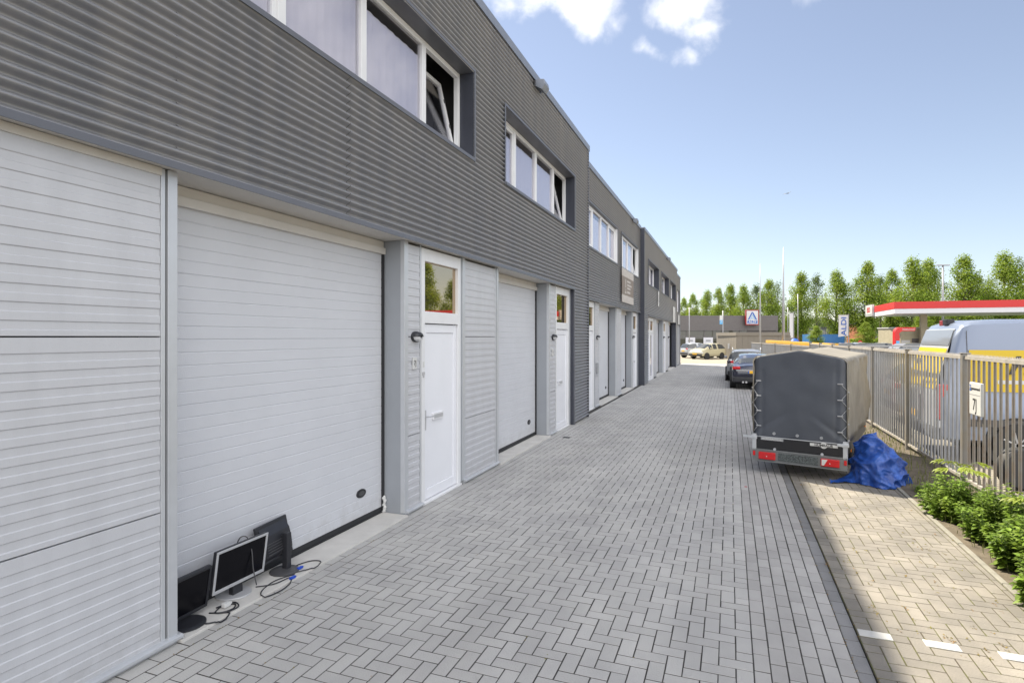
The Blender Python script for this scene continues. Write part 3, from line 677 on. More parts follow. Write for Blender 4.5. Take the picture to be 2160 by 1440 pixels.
prof = [(.012,-h/2+.02),(.04,-h/2+.05),(.05,-.02),(.045,.06),(.02,h/2-.05),(.014,h/2-.03)]
b.prism([(p_[0],p_[1]) for p_ in prof]+[(.012,h/2-.03)], 'y', -w/2+.03, w/2-.03); b.build('back_cover', M['plasblk'], t, bevel=.008)
b = MB(); b.M = T
for k in range(5): b.box(.05,.055,-.15,.15,-.1+.022*k,-.094+.022*k)
b.build('vents', M['plasgrey'], t)
b = MB(); b.box(-.03,.03,.03,.085,.03,.355); b.box(-.05,.0,.035,.08,.27,.33); b.build('neck', M['plasblk'], t, bevel=.008)
b = MB(); b.lathe([(.125,.018),(.125,.028),(.10,.036),(.04,.04)], 28, 'z', (.0,.03,0)); b.build('base', M['plasgrey'], t, smooth=False)
def cable(name, pts, r, m, lab):
    # smooth the points
    P_ = [Vector(p_) for p_ in pts]; out = []
    for i in range(len(P_)-1):
        p0 = P_[max(i-1,0)]; p1 = P_[i]; p2 = P_[i+1]; p3 = P_[min(i+2,len(P_)-1)]
        for k in range(8):
            u = k/8; out.append(.5*((2*p1)+(-p0+p2)*u+(2*p0-5*p1+4*p2-p3)*u*u+(-p0+3*p1-3*p2+p3)*u**3))
    out.append(P_[-1])
    for q_ in out:
        if q_.z < .05: q_.z = (.024 if q_.x < -3.505 else .009 if q_.x > -3.495 else .018)
    b = MB(); b.tube(out, r, 6); o = b.build(name, m, None, smooth=True); tag(o, lab, 'cable', 'loose cables by the monitors' if name == 'cable' else None); return o
cz = .024
cable('cable', [(-3.60,3.98,cz),(-3.55,4.05,cz),(-3.50,4.16,.008),(-3.535,4.28,.008),(-3.63,4.26,cz),(-3.68,4.12,cz),(-3.64,4.02,cz)], .005, M['plasblk'], 'black cable making a wide loop to the right of the turned monitor')
cable('cable', [(-3.68,3.65,cz),(-3.58,3.75,cz),(-3.55,3.9,cz),(-3.50,3.86,.01),(-3.46,3.70,.008),(-3.50,3.55,.008),(-3.58,3.62,cz),(-3.62,3.8,cz),(-3.56,3.97,cz)], .005, M['plasblk'], 'black cable curling between the silver monitor and the turned one')
cable('cable', [(-3.66,3.18,cz),(-3.58,3.22,cz),(-3.55,3.30,.03),(-3.60,3.36,.035),(-3.66,3.30,.03),(-3.62,3.2,.03),(-3.55,3.24,.03),(-3.54,3.34,.022),(-3.63,3.38,.022),(-3.68,3.26,.03)], .0055, M['plasblk'], 'tangled black cable between the half hidden monitor and the silver one')
cable('cable', [(-3.66,3.05,cz),(-3.54,3.06,.01),(-3.49,3.14,.006),(-3.52,3.24,.008),(-3.6,3.2,cz)], .006, M['plasblk'], 'black cable looped beside the round base of the half hidden monitor')
cable('cable', [(-3.64,3.62,.06),(-3.655,3.60,.20),(-3.67,3.60,.34),(-3.70,3.58,.455),(-3.74,3.55,.46),(-3.77,3.54,.40)], .005, M['plasgrey'], 'thin cable hanging over the silver monitor and across its screen')
for (x,y,z,l) in [(-3.60,4.08,.03,'blue video plug at the foot of the turned monitor, farther one'),(-3.52,3.90,.025,'blue video plug lying on the paving, nearer one')]:
    b = MB(); b.box(x-.012,x+.012,y-.028,y+.028,z-.008,z+.012); b.box(x-.007,x+.007,y+.028,y+.04,z-.004,z+.008); tag(b.build('video_plug', M['vga'], None, bevel=.003), l, 'plug', 'blue video plugs')
b = MB(); b.box(-3.64,-3.60,3.27,3.33,.025,.06); b.box(-3.63,-3.61,3.33,3.35,.03,.05); tag(b.build('power_plug', M['signw'], None, bevel=.006), 'white plug on the cable tangle left of the silver monitor base', 'plug')
b = MB()
for i in range(14):
    a = i/13; b.lathe([(.012+.008*R.random(),0),(.016+.012*R.random(),.012),(.008,.03)], 6, 'z', (-3.84+.02*R.random(), 5.755+.01*R.random(), .02+a*.17))
tag(b.build('foam_blob', M['signw'], None, smooth=True), 'white foam filler in the lower corner of the first garage door', 'foam')
# ------------------------------------------------------------ covered trailer
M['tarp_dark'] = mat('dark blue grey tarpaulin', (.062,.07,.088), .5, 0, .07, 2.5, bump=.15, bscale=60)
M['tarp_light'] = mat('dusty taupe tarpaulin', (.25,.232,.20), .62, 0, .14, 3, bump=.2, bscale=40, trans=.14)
M['trailer_blk'] = mat('black trailer board', (.016,.016,.018), .35, 0, .1, 6)
M['speckle'] = mat('worn number plate', (.03,.034,.038), .5, 0, 0, 55, col2=(.12,.14,.14))
M['lightbar'] = mat('dull grey light bar', (.20,.21,.215), .5, .3, .1, 5)
M['rope'] = mat('grey rope', (.33,.34,.36), .8)
TR = thing('covered_trailer', (.948, 9.455, 0), radians(-15.5), 'small box trailer under a dark grey gabled tarpaulin cover, rear towards the camera', 'trailer')
HW = .635; TL = 3.1; ZB, ZS, ZP = .58, 1.795, 1.90
def wr(x,y,z,a=.02,f=1.6,s=0): return a*noise.noise(Vector((x*f+s,y*f,z*f)))+a*.5*noise.noise(Vector((x*f*2.7+s,y*f*2.7,z*f*2.7)))
def coverprof(n=40):      # from right bottom over the gable to left bottom
    pts = []
    for i in range(13): pts.append((HW+.012*sin(i/12*pi), ZB+(ZS-.07-ZB)*i/12, 'r'))
    for i in range(1,7):
        a = i/6*radians(72); pts.append((HW-.07+.07*cos(a), ZS-.07+.07*sin(a), 'c'))
    x0, z0 = pts[-1][0], pts[-1][1]
    for i in range(1,9): u = i/8; pts.append((x0*(1-u), z0+(ZP-z0)*u-.012*sin(u*pi), 't'))
    L_ = [(-q[0],q[1],q[2]) for q in pts[:-1]][::-1]
    return pts+L_
pr = coverprof(); ny_ = 46
vs = []; fs = []
for j in range(ny_+1):
    y = .03+(TL-.03)*j/ny_
    sag = .02*sin((y/TL*3 % 1)*pi)
    for i,(x,z,k) in enumerate(pr):
        n_ = wr(x,y,z,.045 if k == 'r' else .014,1.7,5)
        # broad diagonal folds on the sides
        fold = (.022*sin((y*2.2+z*3.1)*2.0)*max(0,1-(z-ZB)/1.3)) if k == 'r' else 0
        dz = -sag if k == 't' else 0
        flare = .10*max(0,(1.1-z))*(.3+.7*abs(sin(y*2.1+.6))) if k == 'r' else 0
        vs.append((x+(1 if x>0 else -1)*(n_+fold*.5+flare*.35), y, z+dz+(.03*noise.noise(Vector((y*2,0,x))) if z < ZB+.02 else 0)))
m_ = len(pr)
for j in range(ny_):
    for i in range(m_-1): a = j*m_+i; fs.append((a,a+1,a+m_+1,a+m_))
cv = sheet('cover', M['tarp_light'], vs, fs, TR, smooth=True)
mo = cv.modifiers.new('s','SOLIDIFY'); mo.thickness = .006
# rear flap
vs = []; fs = []; nx_, nz_ = 46, 46
def gable(x): return ZP-.006-(ZP-ZS-.0)*min(1,abs(x)/(HW-.06))**1.05 - (.07*(max(0,(abs(x)-(HW-.1))/.1))**2.2)
for j in range(nz_+1):
    v = j/nz_
    for i in range(nx_+1):
        x = -HW-.008+(2*HW+.016)*i/nx_; zt_ = gable(x)
        zb_ = ZB-.015+.012*noise.noise(Vector((x*6,1,1)))-.02*abs(x)/HW
        z = zb_+(zt_-zb_)*v
        edge = max(0,(abs(x)-(HW-.09))/.09)
        yy = -.004+.05*edge**2+wr(x,0,z,.022,1.5,9)+.006*sin((x*3+z*7)+4*noise.noise(Vector((x*1.2,2,z*1.2))))*max(0,1.25-z)
        # pulled folds at the lower corners
        for sx in (-1,1):
            q = ((x-sx*.62)*.75*sx*-1+(z-.62)*-1.0); d_ = sqrt((x-sx*.6)**2+(z-.62)**2)
            yy += .016*math.exp(-(q/.035)**2)*max(0,1-d_/.6)
            yy -= .012*math.exp(-((q-.09)/.05)**2)*max(0,1-d_/.6)
        yy += .012*math.exp(-((abs(x)-.50)/.02)**2)*(1 if z < 1.6 else .3)
        vs.append((x,yy,z))
for j in range(nz_):
    for i in range(nx_): a = j*(nx_+1)+i; fs.append((a,a+1,a+nx_+2,a+nx_+1))
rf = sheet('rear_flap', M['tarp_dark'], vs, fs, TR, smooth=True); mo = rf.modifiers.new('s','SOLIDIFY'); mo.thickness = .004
b = MB(); pp = [(x,.02,gable(x)+.004) for x in [-HW+.0,-HW+.03,-HW+.07,-HW+.12,-.3,-.0,.3,HW-.12,HW-.07,HW-.03,HW]]; b.tube([(-HW,.02,ZB+.05)]+pp+[(HW,.02,ZB+.05)], .009, 6); b.build('cover_piping', M['tarp_light'], TR, smooth=True)
# box body
b = MB(); b.box(-HW+.02,HW-.02,.03,TL-.05,.36,.60); b.build('box_side', M['plasgrey'], TR, bevel=.004)
b = MB(); b.box(-HW+.045,HW-.045,-.012,.025,.375,.57); tb_ = b.build('tailboard', M['trailer_blk'], TR, bevel=.003)
b = MB(); b.box(-HW+.045,HW-.045,-.018,-.012,.558,.57); b.build('edge_rail', M['alu'], TR)
for sx in (-1,1):
    b = MB(); x = sx*(HW-.022); b.box(x-.028,x+.028,-.03,.03,.35,.60); b.box(x-.04,x+.04,-.036,.01,.52,.575); b.box(x-.02 if sx>0 else x-.16, x+.16 if sx>0 else x+.02,-.045,-.03,.535,.565) if sx < 0 else b.box(x-.10,x+.05,-.045,-.03,.53,.57)
    b.build('corner_post', M['alu'], TR, bevel=.004)
b = MB(); b.box(-HW-.005,HW+.005,-.03,.03,.355,.372); b.box(-HW-.005,HW+.005,-.045,.03,.19,.205); b.box(-HW-.005,HW+.005,-.02,-.005,.205,.355)
b.build('light_bar', M['lightbar'], TR, bevel=.002)
for sx in (-1,1):
    xc = sx*.425
    b = MB(); b.box(xc-.12,xc+.12,-.062,-.022,.225,.335); l_ = b.build('tail_light', M['red'], TR, bevel=.010)
    if sx > 0:
        b = MB(); b.prism([(xc-.105,.24),(xc-.105,.325),(xc-.03,.325),(xc-.075,.24)], 'y', -.066, -.062); b.build('reflector_triangle', M['signw'], l_)
    b = MB(); b.lathe([(.008,-.068),(.006,-.062)],8,'y',(xc-.0,0,.275)); b.build('lens_screw', M['signw'], l_)
    b = MB(); b.box(sx*(HW-.02)-.018,sx*(HW-.02)+.018,-.035,-.022,.265,.335); b.build('reflector', M['red'], TR, bevel=.004)
    b = MB(); b.lathe([(.02,-.028),(.02,-.018)],12,'y',(sx*.32,0,.388)); b.build('catch_knob', M['alu'], TR)
    b = MB(); b.box(sx*(HW+.012)-.006,sx*(HW+.012)+.006,.35,.40,.40,.44); b.build('side_marker', M['orange'], TR, bevel=.003)
b = MB(); b.box(HW+.01,HW+.03,2.35,2.42,.52,.57); b.build('side_marker', M['orange'], TR, bevel=.003)
b = MB(); b.box(-.27,.27,-.034,-.021,.222,.338); np_ = b.build('number_plate', M['speckle'], TR, bevel=.004)
b = MB(); b.box(-.52,-.20,-.0165,-.0125,.515,.555); q = b.build('name_plate', M['galv2'], TR, bevel=.002)
text('HORNBACH.NL', .047, (-.36,-.018,.535), (1,0,0), (0,0,1), M['signw'], 'lettering', q, sx=.86, off=.0008)
b = MB(); b.box(.16,.52,-.0165,-.0125,.497,.54); q = b.build('name_plate', M['signw'], TR, bevel=.002)
b = MB(); b.lathe([(.045,-.0195),(.045,-.0125)],24,'y',(.34,0,.518)); b.build('emblem', M['signw'], q)
text('HUMBAUR', .05, (.34,-.0215,.518), (1,0,0), (0,0,1), M['signblk'], 'lettering', q, sx=1.0, off=.0008, ext=.0005)
for k in range(3):
    b = MB(); x = -.33+.32*k; b.lathe([(.022,-.024),(.022,-.004),(.01,-.001)],12,'y',(x,0,.625)); b.build('eyelet', M['galv2'], TR)
for sx in (-1,1):      # rope lacing
    rp = []; b2 = MB()
    for k in range(8):
        z = 1.42-.115*k
        if k % 2 == 0: rp.append((sx*(HW-.075),-.022,z)); b2.box(sx*(HW-.085)-.035,sx*(HW-.085)+.035,-.026,-.008,z-.008,z+.008)
        else: rp.append((sx*(HW+.012),.03,z)); b2.box(sx*(HW+.014)-.012,sx*(HW+.014)+.012,.015,.05,z-.006,z+.006)
    rp.append((sx*(HW+.02),-.03,.56)); b = MB(); b.tube(rp,.0045,5); b.build('lacing', M['rope'], TR); b2.build('lacing_hooks', M['rope'], TR, bevel=.003)
    b = MB(); b.lathe([(.12,-.075),(.25,-.07),(.27,-.05),(.27,.05),(.25,.07),(.12,.075)],28,'x',(sx*.50,1.55,.27)); wh = b.build('wheel', M['black'], TR, smooth='auto')
    b = MB(); b.lathe([(.03,-.02),(.15,-.01),(.16,.078),(.14,.06),(.05,.03)],20,'x',(sx*.50,1.55,.27)); b.build('rim', M['silver'], wh)
    b = MB(); b.box(sx*.46-.1,sx*.46+.14*0+.1,1.1,2.0,.50,.52); b.build('mudguard', M['plasblk'], TR, bevel=.01)
b = MB(); b.tube([(-.4,TL-.1,.33),(0,TL+.75,.36)],.03,8); b.tube([(.4,TL-.1,.33),(0,TL+.75,.36)],.03,8); b.tube([(0,TL+.6,.36),(0,TL+1.0,.38)],.035,8); b.build('drawbar', M['galv'], TR)
b = MB(); b.tube([(.14,TL+.55,.08),(.14,TL+.55,.85)],.022,8); b.lathe([(.1,-.03),(.1,.03)],14,'x',(.14,TL+.55,.1)); b.build('jockey_wheel', M['plasgrey'], TR)
# ------------------------------------------------------------ blue tarpaulin heap
M['bluetarp'] = mat('blue polythene sheet', (.014,.062,.30), .36, 0, .2, 5, bump=.4, bscale=22, col2=(.03,.10,.40))
def ridged(x,y,z): 
    v = noise.noise(Vector((x,y,z))); return 1-abs(v)*2
TB = (1.99, 9.62)
vs = []; fs = []; nu, nv = 200, 100
for j in range(nv+1):
    v = j/nv
    for i in range(nu):
        a = 2*pi*i/nu
        rx = .34*(1+.16*noise.noise(Vector((cos(a)*1.3,sin(a)*1.3,2)))+.08*sin(3*a+1)); ry = .36*(1+.16*noise.noise(Vector((cos(a)*1.5,sin(a)*1.5,7))))
        ph = v*pi/2
        rr = cos(ph)**.46 if v < 1 else 0
        hgt = .64*sin(ph)**.95*(1+.16*cos(a+2.6))
        skirt = 1+.16*(1-v)**4*(1+.9*noise.noise(Vector((cos(a)*3,sin(a)*3,4))))
        x = cos(a)*rx*rr*skirt; y = sin(a)*ry*rr*skirt; z = hgt
        wx = x+.12*noise.noise(Vector((x*3,y*3,z*3+20))); wz = z+.12*noise.noise(Vector((x*3,y*3+9,z*3))); n1 = max(0,ridged(wx*2.6+3,y*2.6+wz*1.2,wz*3.4))**2*.085*(1.15-v*.9); n2 = max(0,ridged(wx*5.5+wz*4,y*5.5,wz*7+9))**1.6*.036*(1.15-.8*v); n3 = max(0,ridged(wx*13,y*13+wz*9,wz*14))**1.4*.010*(1.1-.85*v)
        d = n1+n2+n3-.06
        nrm = Vector((cos(a)*rr,sin(a)*rr,sin(ph)*.8)).normalized()
        vs.append((TB[0]+x+nrm.x*d, TB[1]+y+nrm.y*d, max(.004+.01*R.random()*(v<.02), z+nrm.z*d*.9)))
for j in range(nv):
    for i in range(nu): fs.append((j*nu+i, j*nu+(i+1)%nu, (j+1)*nu+(i+1)%nu, (j+1)*nu+i))
o = sheet('tarpaulin_heap', M['bluetarp'], vs, fs, None, smooth=True); tag(o, 'crumpled bright blue tarpaulin heaped between the trailer and the fence', 'tarpaulin')
# loose tail of the sheet running under the trailer
vs = []; fs = []
for j in range(15):
    for i in range(31):
        u = i/30; w_ = j/14
        x = -.65+.75*u; y = -.42+.16*sin(u*3)+.26*w_*(.35+u*.8)
        z = .012+.05*max(0,ridged(x*5,y*5,1)-.4)+.02*w_
        vs.append((TB[0]+x,TB[1]+y,z))
for j in range(14):
    for i in range(30): a = j*31+i; fs.append((a,a+1,a+32,a+31))
tail = sheet('loose_tail', M['bluetarp'], vs, fs, o, smooth=True)
# ------------------------------------------------------------ fence
FX = 3.09
FT = thing('bar_fence', (FX,9,0), 0, 'grey steel bar fence with spiked top rail along the right side, carrying the 7J sign', 'fence'); FT.location = (0,0,0)
posts = [1.5,4.25,7.0,9.76,12.5,15.25,18.0,20.75,23.5,26.25]
pts_f = [(FX,y) for y in posts]+[(2.72,30),(2.30,34),(1.85,38.5),(1.40,43.2)]
M['bar'] = mat('rusty brown grey bars', (.235,.22,.20), .55, .2, .14, 7, col2=(.19,.155,.125))
for k,(x,y) in enumerate(pts_f):
    b = MB(); hp = 1.86 if y < 28 else 1.74; b.box(x-.045,x+.045,y-.045,y+.045,-.05,hp); b.box(x-.055,x+.055,y-.055,y+.055,hp,hp+.015); b.build('post', M['galv'], FT, bevel=.006)
for k in range(len(pts_f)-1):
    (xa,ya),(xb,yb) = pts_f[k], pts_f[k+1]; L_ = sqrt((xb-xa)**2+(yb-ya)**2); n_ = int(round((L_-.1)/.168)); far = ya > 13
    def at(u, w_=0): return (xa+(xb-xa)*u, ya+(yb-ya)*u)
    b = MB()
    for i in range(n_):
        u = (.06+(L_-.12)*(i+.5)/n_)/L_; x,y = at(u)
        b.tube([(x,y,.12),(x,y,1.79 if ya < 26 else 1.67)], .017, 8 if not far else 5, caps=False)
    b.build('bar_panel', M['bar'] if k < 3 else M['galv2'], FT, smooth=True)
    b = MB(); a0 = at(.045/L_); a1 = at(1-.045/L_); dx, dy = (yb-ya)/L_*.022, -(xb-xa)/L_*.022
    for z0,z1,rn in ((1.785 if ya < 26 else 1.665,1.83 if ya < 26 else 1.71,'top_rail'),(.09,.13,'bottom_rail')):
        b = MB(); b.add([(a0[0]-dx,a0[1]-dy,z0),(a0[0]+dx,a0[1]+dy,z0),(a1[0]+dx,a1[1]+dy,z0),(a1[0]-dx,a1[1]-dy,z0),(a0[0]-dx,a0[1]-dy,z1),(a0[0]+dx,a0[1]+dy,z1),(a1[0]+dx,a1[1]+dy,z1),(a1[0]-dx,a1[1]-dy,z1)],
              [(0,3,2,1),(4,5,6,7),(0,1,5,4),(1,2,6,5),(2,3,7,6),(3,0,4,7)])
        b.build(rn, M['steelrail'], FT)
    if ya < 16:
        b = MB(); m2 = int(L_/.042)
        for i in range(m2):
            u = (.06+(L_-.12)*i/m2)/L_; x,y = at(u); s_ = .013
            b.add([(x-s_*.4,y-s_,1.832),(x+s_*.4,y-s_,1.832),(x+s_*.4,y+s_,1.832),(x-s_*.4,y+s_,1.832),(x,y,1.868)], [(0,1,4),(1,2,4),(2,3,4),(3,0,4),(0,3,2,1)])
        b.build('spikes', M['steelrail'], FT)
# parking sign on the fence
t = thing('parking_sign', (FX-.06, 9.18, 1.28), 0, 'white reserved parking sign reading 7J hung on the fence bars', 'sign')
b = MB(); b.box(-.02,.02,-.19,.19,-.215,.215); b.build('plate', M['signw'], t, bevel=.012)
b = MB(); b.box(-.0225,-.0205,-.165,.175,.052,.058); b.build('divider', M['galv2'], t)
b = MB(); b.box(-.0225,-.0205,.125,.165,.10,.18); pb = b.build('parking_symbol', M['blue'], t); text('P', .07, (-.0235,.145,.14), (0,-1,0), (0,0,1), M['signw'], 'lettering', pb)
text('gereserveerd', .058, (-.0225,-.028,.135), (0,-1,0), (0,0,1), M['signblk'], 'lettering', t, sx=.9)
text('7J', .22, (-.0225,-.0,-.08), (0,-1,0), (0,0,1), M['signblk'], 'number', t, sx=.85)
# ------------------------------------------------------------ plants along the fence
M['leaf'] = mat('fresh green leaf', (.14,.23,.025), .5, 0, 0, 3, island=.5, trans=.42, col2=(.22,.31,.04))
M['leaf2'] = mat('yellow green chestnut leaf', (.25,.31,.04), .5, 0, 0, 3, island=.2, trans=.3)
M['stem'] = mat('green stem', (.12,.17,.05), .6)
M['poppy'] = mat('orange poppy petals', (.80,.09,.012), .6, island=.2, trans=.3)
def leaf(vs, fs, p_, d, up, l, w, fold=.25):
    d = d.normalized(); s_ = d.cross(up)
    if s_.length < 1e-4: s_ = Vector((1,0,0))
    s_.normalize(); u = s_.cross(d).normalized(); n = len(vs)
    mid = p_+d*l*.45; tip = p_+d*l-u*l*.18
    vs += [tuple(p_), tuple(mid+s_*w*.5+u*fold*w*.5), tuple(mid-s_*w*.5+u*fold*w*.5), tuple(tip), tuple(p_+d*l*.12+s_*w*.3+u*.02*l), tuple(p_+d*l*.12-s_*w*.3+u*.02*l), tuple(p_+d*l*.5-u*.02*l), tuple(p_+d*l*.8+s_*w*.26-u*.05*l), tuple(p_+d*l*.8-s_*w*.26-u*.05*l)]
    fs += [(n,n+4,n+6),(n+4,n+1,n+6),(n+1,n+7,n+6),(n+7,n+3,n+6),(n,n+6,n+5),(n+5,n+6,n+2),(n+2,n+6,n+8),(n+8,n+6,n+3)]
def bush(cx, cy, rx, ry, h, n, seed, lab, size=.05):
    r = random.Random(seed); t = thing('nettle_clump', (cx,cy,0), 0, lab, 'plant', 'leafy green clumps along the fence')
    st = MB(); vs = []; fs = []
    ns = max(10, n//26)
    for k in range(ns):
        a = r.uniform(0,2*pi); q = sqrt(r.random()); x, y = q*rx*cos(a), q*ry*sin(a)
        H = h*(1-.55*q*q)*(.7+.45*r.random()+.25*noise.noise(Vector((x*3+seed,y*3,0)))); lx, ly = x*.25+r.uniform(-.04,.04), y*.2+r.uniform(-.04,.04)
        st.tube([(x,y,0),(x+lx*.5,y+ly*.5,H*.55),(x+lx,y+ly,H)], [.0035,.003,.0015], 4, caps=False)
        m = max(5, int(n/ns))
        for i in range(m):
            u = (i+.6)/m; z = H*(.12+.9*u); px_, py_ = x+lx*u, y+ly*u
            for s_ in range(2):
                ph = i*1.57+s_*pi+r.uniform(-.5,.5); L_ = size*(1.35-.6*u)*r.uniform(.7,1.25)
                d = Vector((cos(ph),sin(ph),r.uniform(-.25,.5)))
                leaf(vs, fs, Vector((px_,py_,z))+d*.012, d, Vector((0,0,1)), L_*1.25, L_*.85)
    st.build('stems', M['stem'], t)
    sheet('leaves', M['leaf'], vs, fs, t)
    return t
bush(2.50,8.05,.30,.38,.50,1500,1,'leafy green clump nearest the blue tarpaulin')
bush(2.62,7.15,.32,.45,.55,1800,2,'leafy green clump in front of the fence post left of the sign')
bush(2.62,6.35,.34,.40,.50,1800,3,'leafy green clump under the number 7J sign',.055)
bush(2.58,5.55,.38,.45,.56,2100,4,'large leafy green clump at the right edge of the picture',.06)
bush(2.72,4.7,.40,.45,.5,900,5,'leafy clump mostly outside the right edge',.06)
bush(2.42,8.9,.16,.3,.12,200,6,'low weeds at the foot of the fence beside the blue tarpaulin',.035)
def chestnut(x,y,h,seed,lab,sc=1):
    r = random.Random(seed); t = thing('chestnut_seedling', (x,y,0), 0, lab, 'plant', 'young chestnut plants')
    b = MB(); b.tube([(0,0,0),(.02,.01,h*.6),(0,0,h)], [.008,.006,.004], 5); vs = []; fs = []
    for k in range(7):
        a = k*2*pi/7+r.uniform(-.3,.3); l0 = .16*sc; e = Vector((cos(a)*l0, sin(a)*l0, h-.02+r.uniform(-.03,.08))); b.tube([(0,0,h-.05),tuple(e)], .003, 4)
        for q in range(6):
            aa = a+(q-2.5)*.42; L_ = (.17-.02*abs(q-2.5))*sc; leaf(vs, fs, e, Vector((cos(aa),sin(aa),-.25)), Vector((0,0,1)), L_, L_*.42, .15)
    b.build('stem', M['stem'], t); sheet('leaves', M['leaf2'], vs, fs, t); return t
chestnut(2.62,8.42,.55,1,'young chestnut plant with broad pale leaves beside the blue tarpaulin')
chestnut(2.75,7.0,.52,2,'young chestnut shoot with drooping yellow green leaves under the 7J sign',.8)
for k,(x,y,h) in enumerate([(3.35,7.25,.78),(3.28,7.0,.62),(3.42,6.85,.62),(3.25,6.65,.6)]):
    t = thing('poppy', (x,y,0), 0, ['tallest orange poppy behind the fence bars','orange poppy, leftmost of the low ones behind the bars','orange poppy in the middle of the low ones behind the bars','orange poppy, rightmost of the low ones behind the bars'][k], 'flower', 'orange poppies behind the fence')
    b = MB(); b.tube([(0,0,0),(.01,.02,h*.5),(0,0,h)], .003, 5); b.build('stem', M['stem'], t)
    vs = []; fs = []
    for q in range(6): a = q*pi/3; leaf(vs, fs, Vector((0,0,h)), Vector((cos(a),sin(a),.7)), Vector((0,0,1)), .07, .07, .3)
    sheet('petals', M['poppy'], vs, fs, t); b = MB(); b.lathe([(.008,h),(.012,h+.012),(.004,h+.022)],8); b.build('seed_head', M['signblk'], t)
# weeds in the joints, one mass of tiny tufts; dry grass
vs = []; fs = []; r = random.Random(5)
for k in range(420):
    x = .84+ .1*r.randint(0,13)+r.uniform(-.008,.008); y = 2.5+r.random()**1.6*12
    if r.random() < .3: y = round(y/.1)*.1; x = r.uniform(.9,2.15)
    if noise.noise(Vector((x*1.5,y*1.1,4))) < -.05: continue
    for q in range(r.randint(2,7)):
        a = r.uniform(0,6.3); L_ = r.uniform(.008,.018); leaf(vs, fs, Vector((x+r.uniform(-.012,.012),y+r.uniform(-.03,.03),.0)), Vector((cos(a),sin(a),.5)), Vector((0,0,1)), L_, L_*.6)
for k in range(160):
    x = r.choice([.742,.74,.845]); y = 2.5+r.random()**1.5*9
    for q in range(r.randint(2,5)):
        a = r.uniform(0,6.3); L_ = r.uniform(.006,.013); leaf(vs, fs, Vector((x+r.uniform(-.008,.008),y+r.uniform(-.03,.03),.0)), Vector((cos(a),sin(a),.5)), Vector((0,0,1)), L_, L_*.6)
for k in range(260):
    x = r.choice([-3.43,-3.325,-3.57,-3.43]) if r.random() < .6 else .14-A_*r.randint(0,33); y = 2.6+r.random()**1.4*14
    for q in range(r.randint(1,5)):
        a = r.uniform(0,6.3); L_ = r.uniform(.006,.014); leaf(vs, fs, Vector((x+r.uniform(-.005,.005),y+r.uniform(-.04,.04),-.001)), Vector((cos(a),sin(a),.45)), Vector((0,0,1)), L_, L_*.6)
M['weed'] = mat('yellowish joint weeds', (.17,.16,.025), .7, island=.3, trans=.2, nscale=5, col2=(.26,.14,.05))
tag(sheet('joint_weeds', M['weed'], vs, fs), 'tiny yellowish weeds growing in the paving joints', 'weeds', kind='stuff')
vs = []; fs = []
for k in range(1500):
    x = r.uniform(2.25,3.4); y = r.uniform(4.5,15); a = r.uniform(0,6.3); leaf(vs, fs, Vector((x,y,0)), Vector((cos(a)*.3,sin(a)*.3,1)), Vector((cos(a),sin(a),0)), r.uniform(.05,.16), .008)
M['drygrass'] = mat('grass tufts', (.20,.22,.07), .8, island=.3, trans=.2)
tag(sheet('grass_tufts', M['drygrass'], vs, fs), 'sparse grass on the soil strip under the fence', 'grass', kind='stuff')
b = MB(); b.box(2.22,2.30,8.22,8.32,.01,.045); o = b.build('crumpled_paper', M['signw'], bevel=.02); tag(o,'small white scrap of paper at the edge of the paving','litter')
b = MB(); b.prism([(.205+.02*cos(a),8.60+.012*sin(a)) for a in [i*pi/3 for i in range(6)]],'z',.003,.008); o = b.build('red_scrap', M['red']); tag(o,'tiny red scrap lying on the paving left of the trailer','litter')
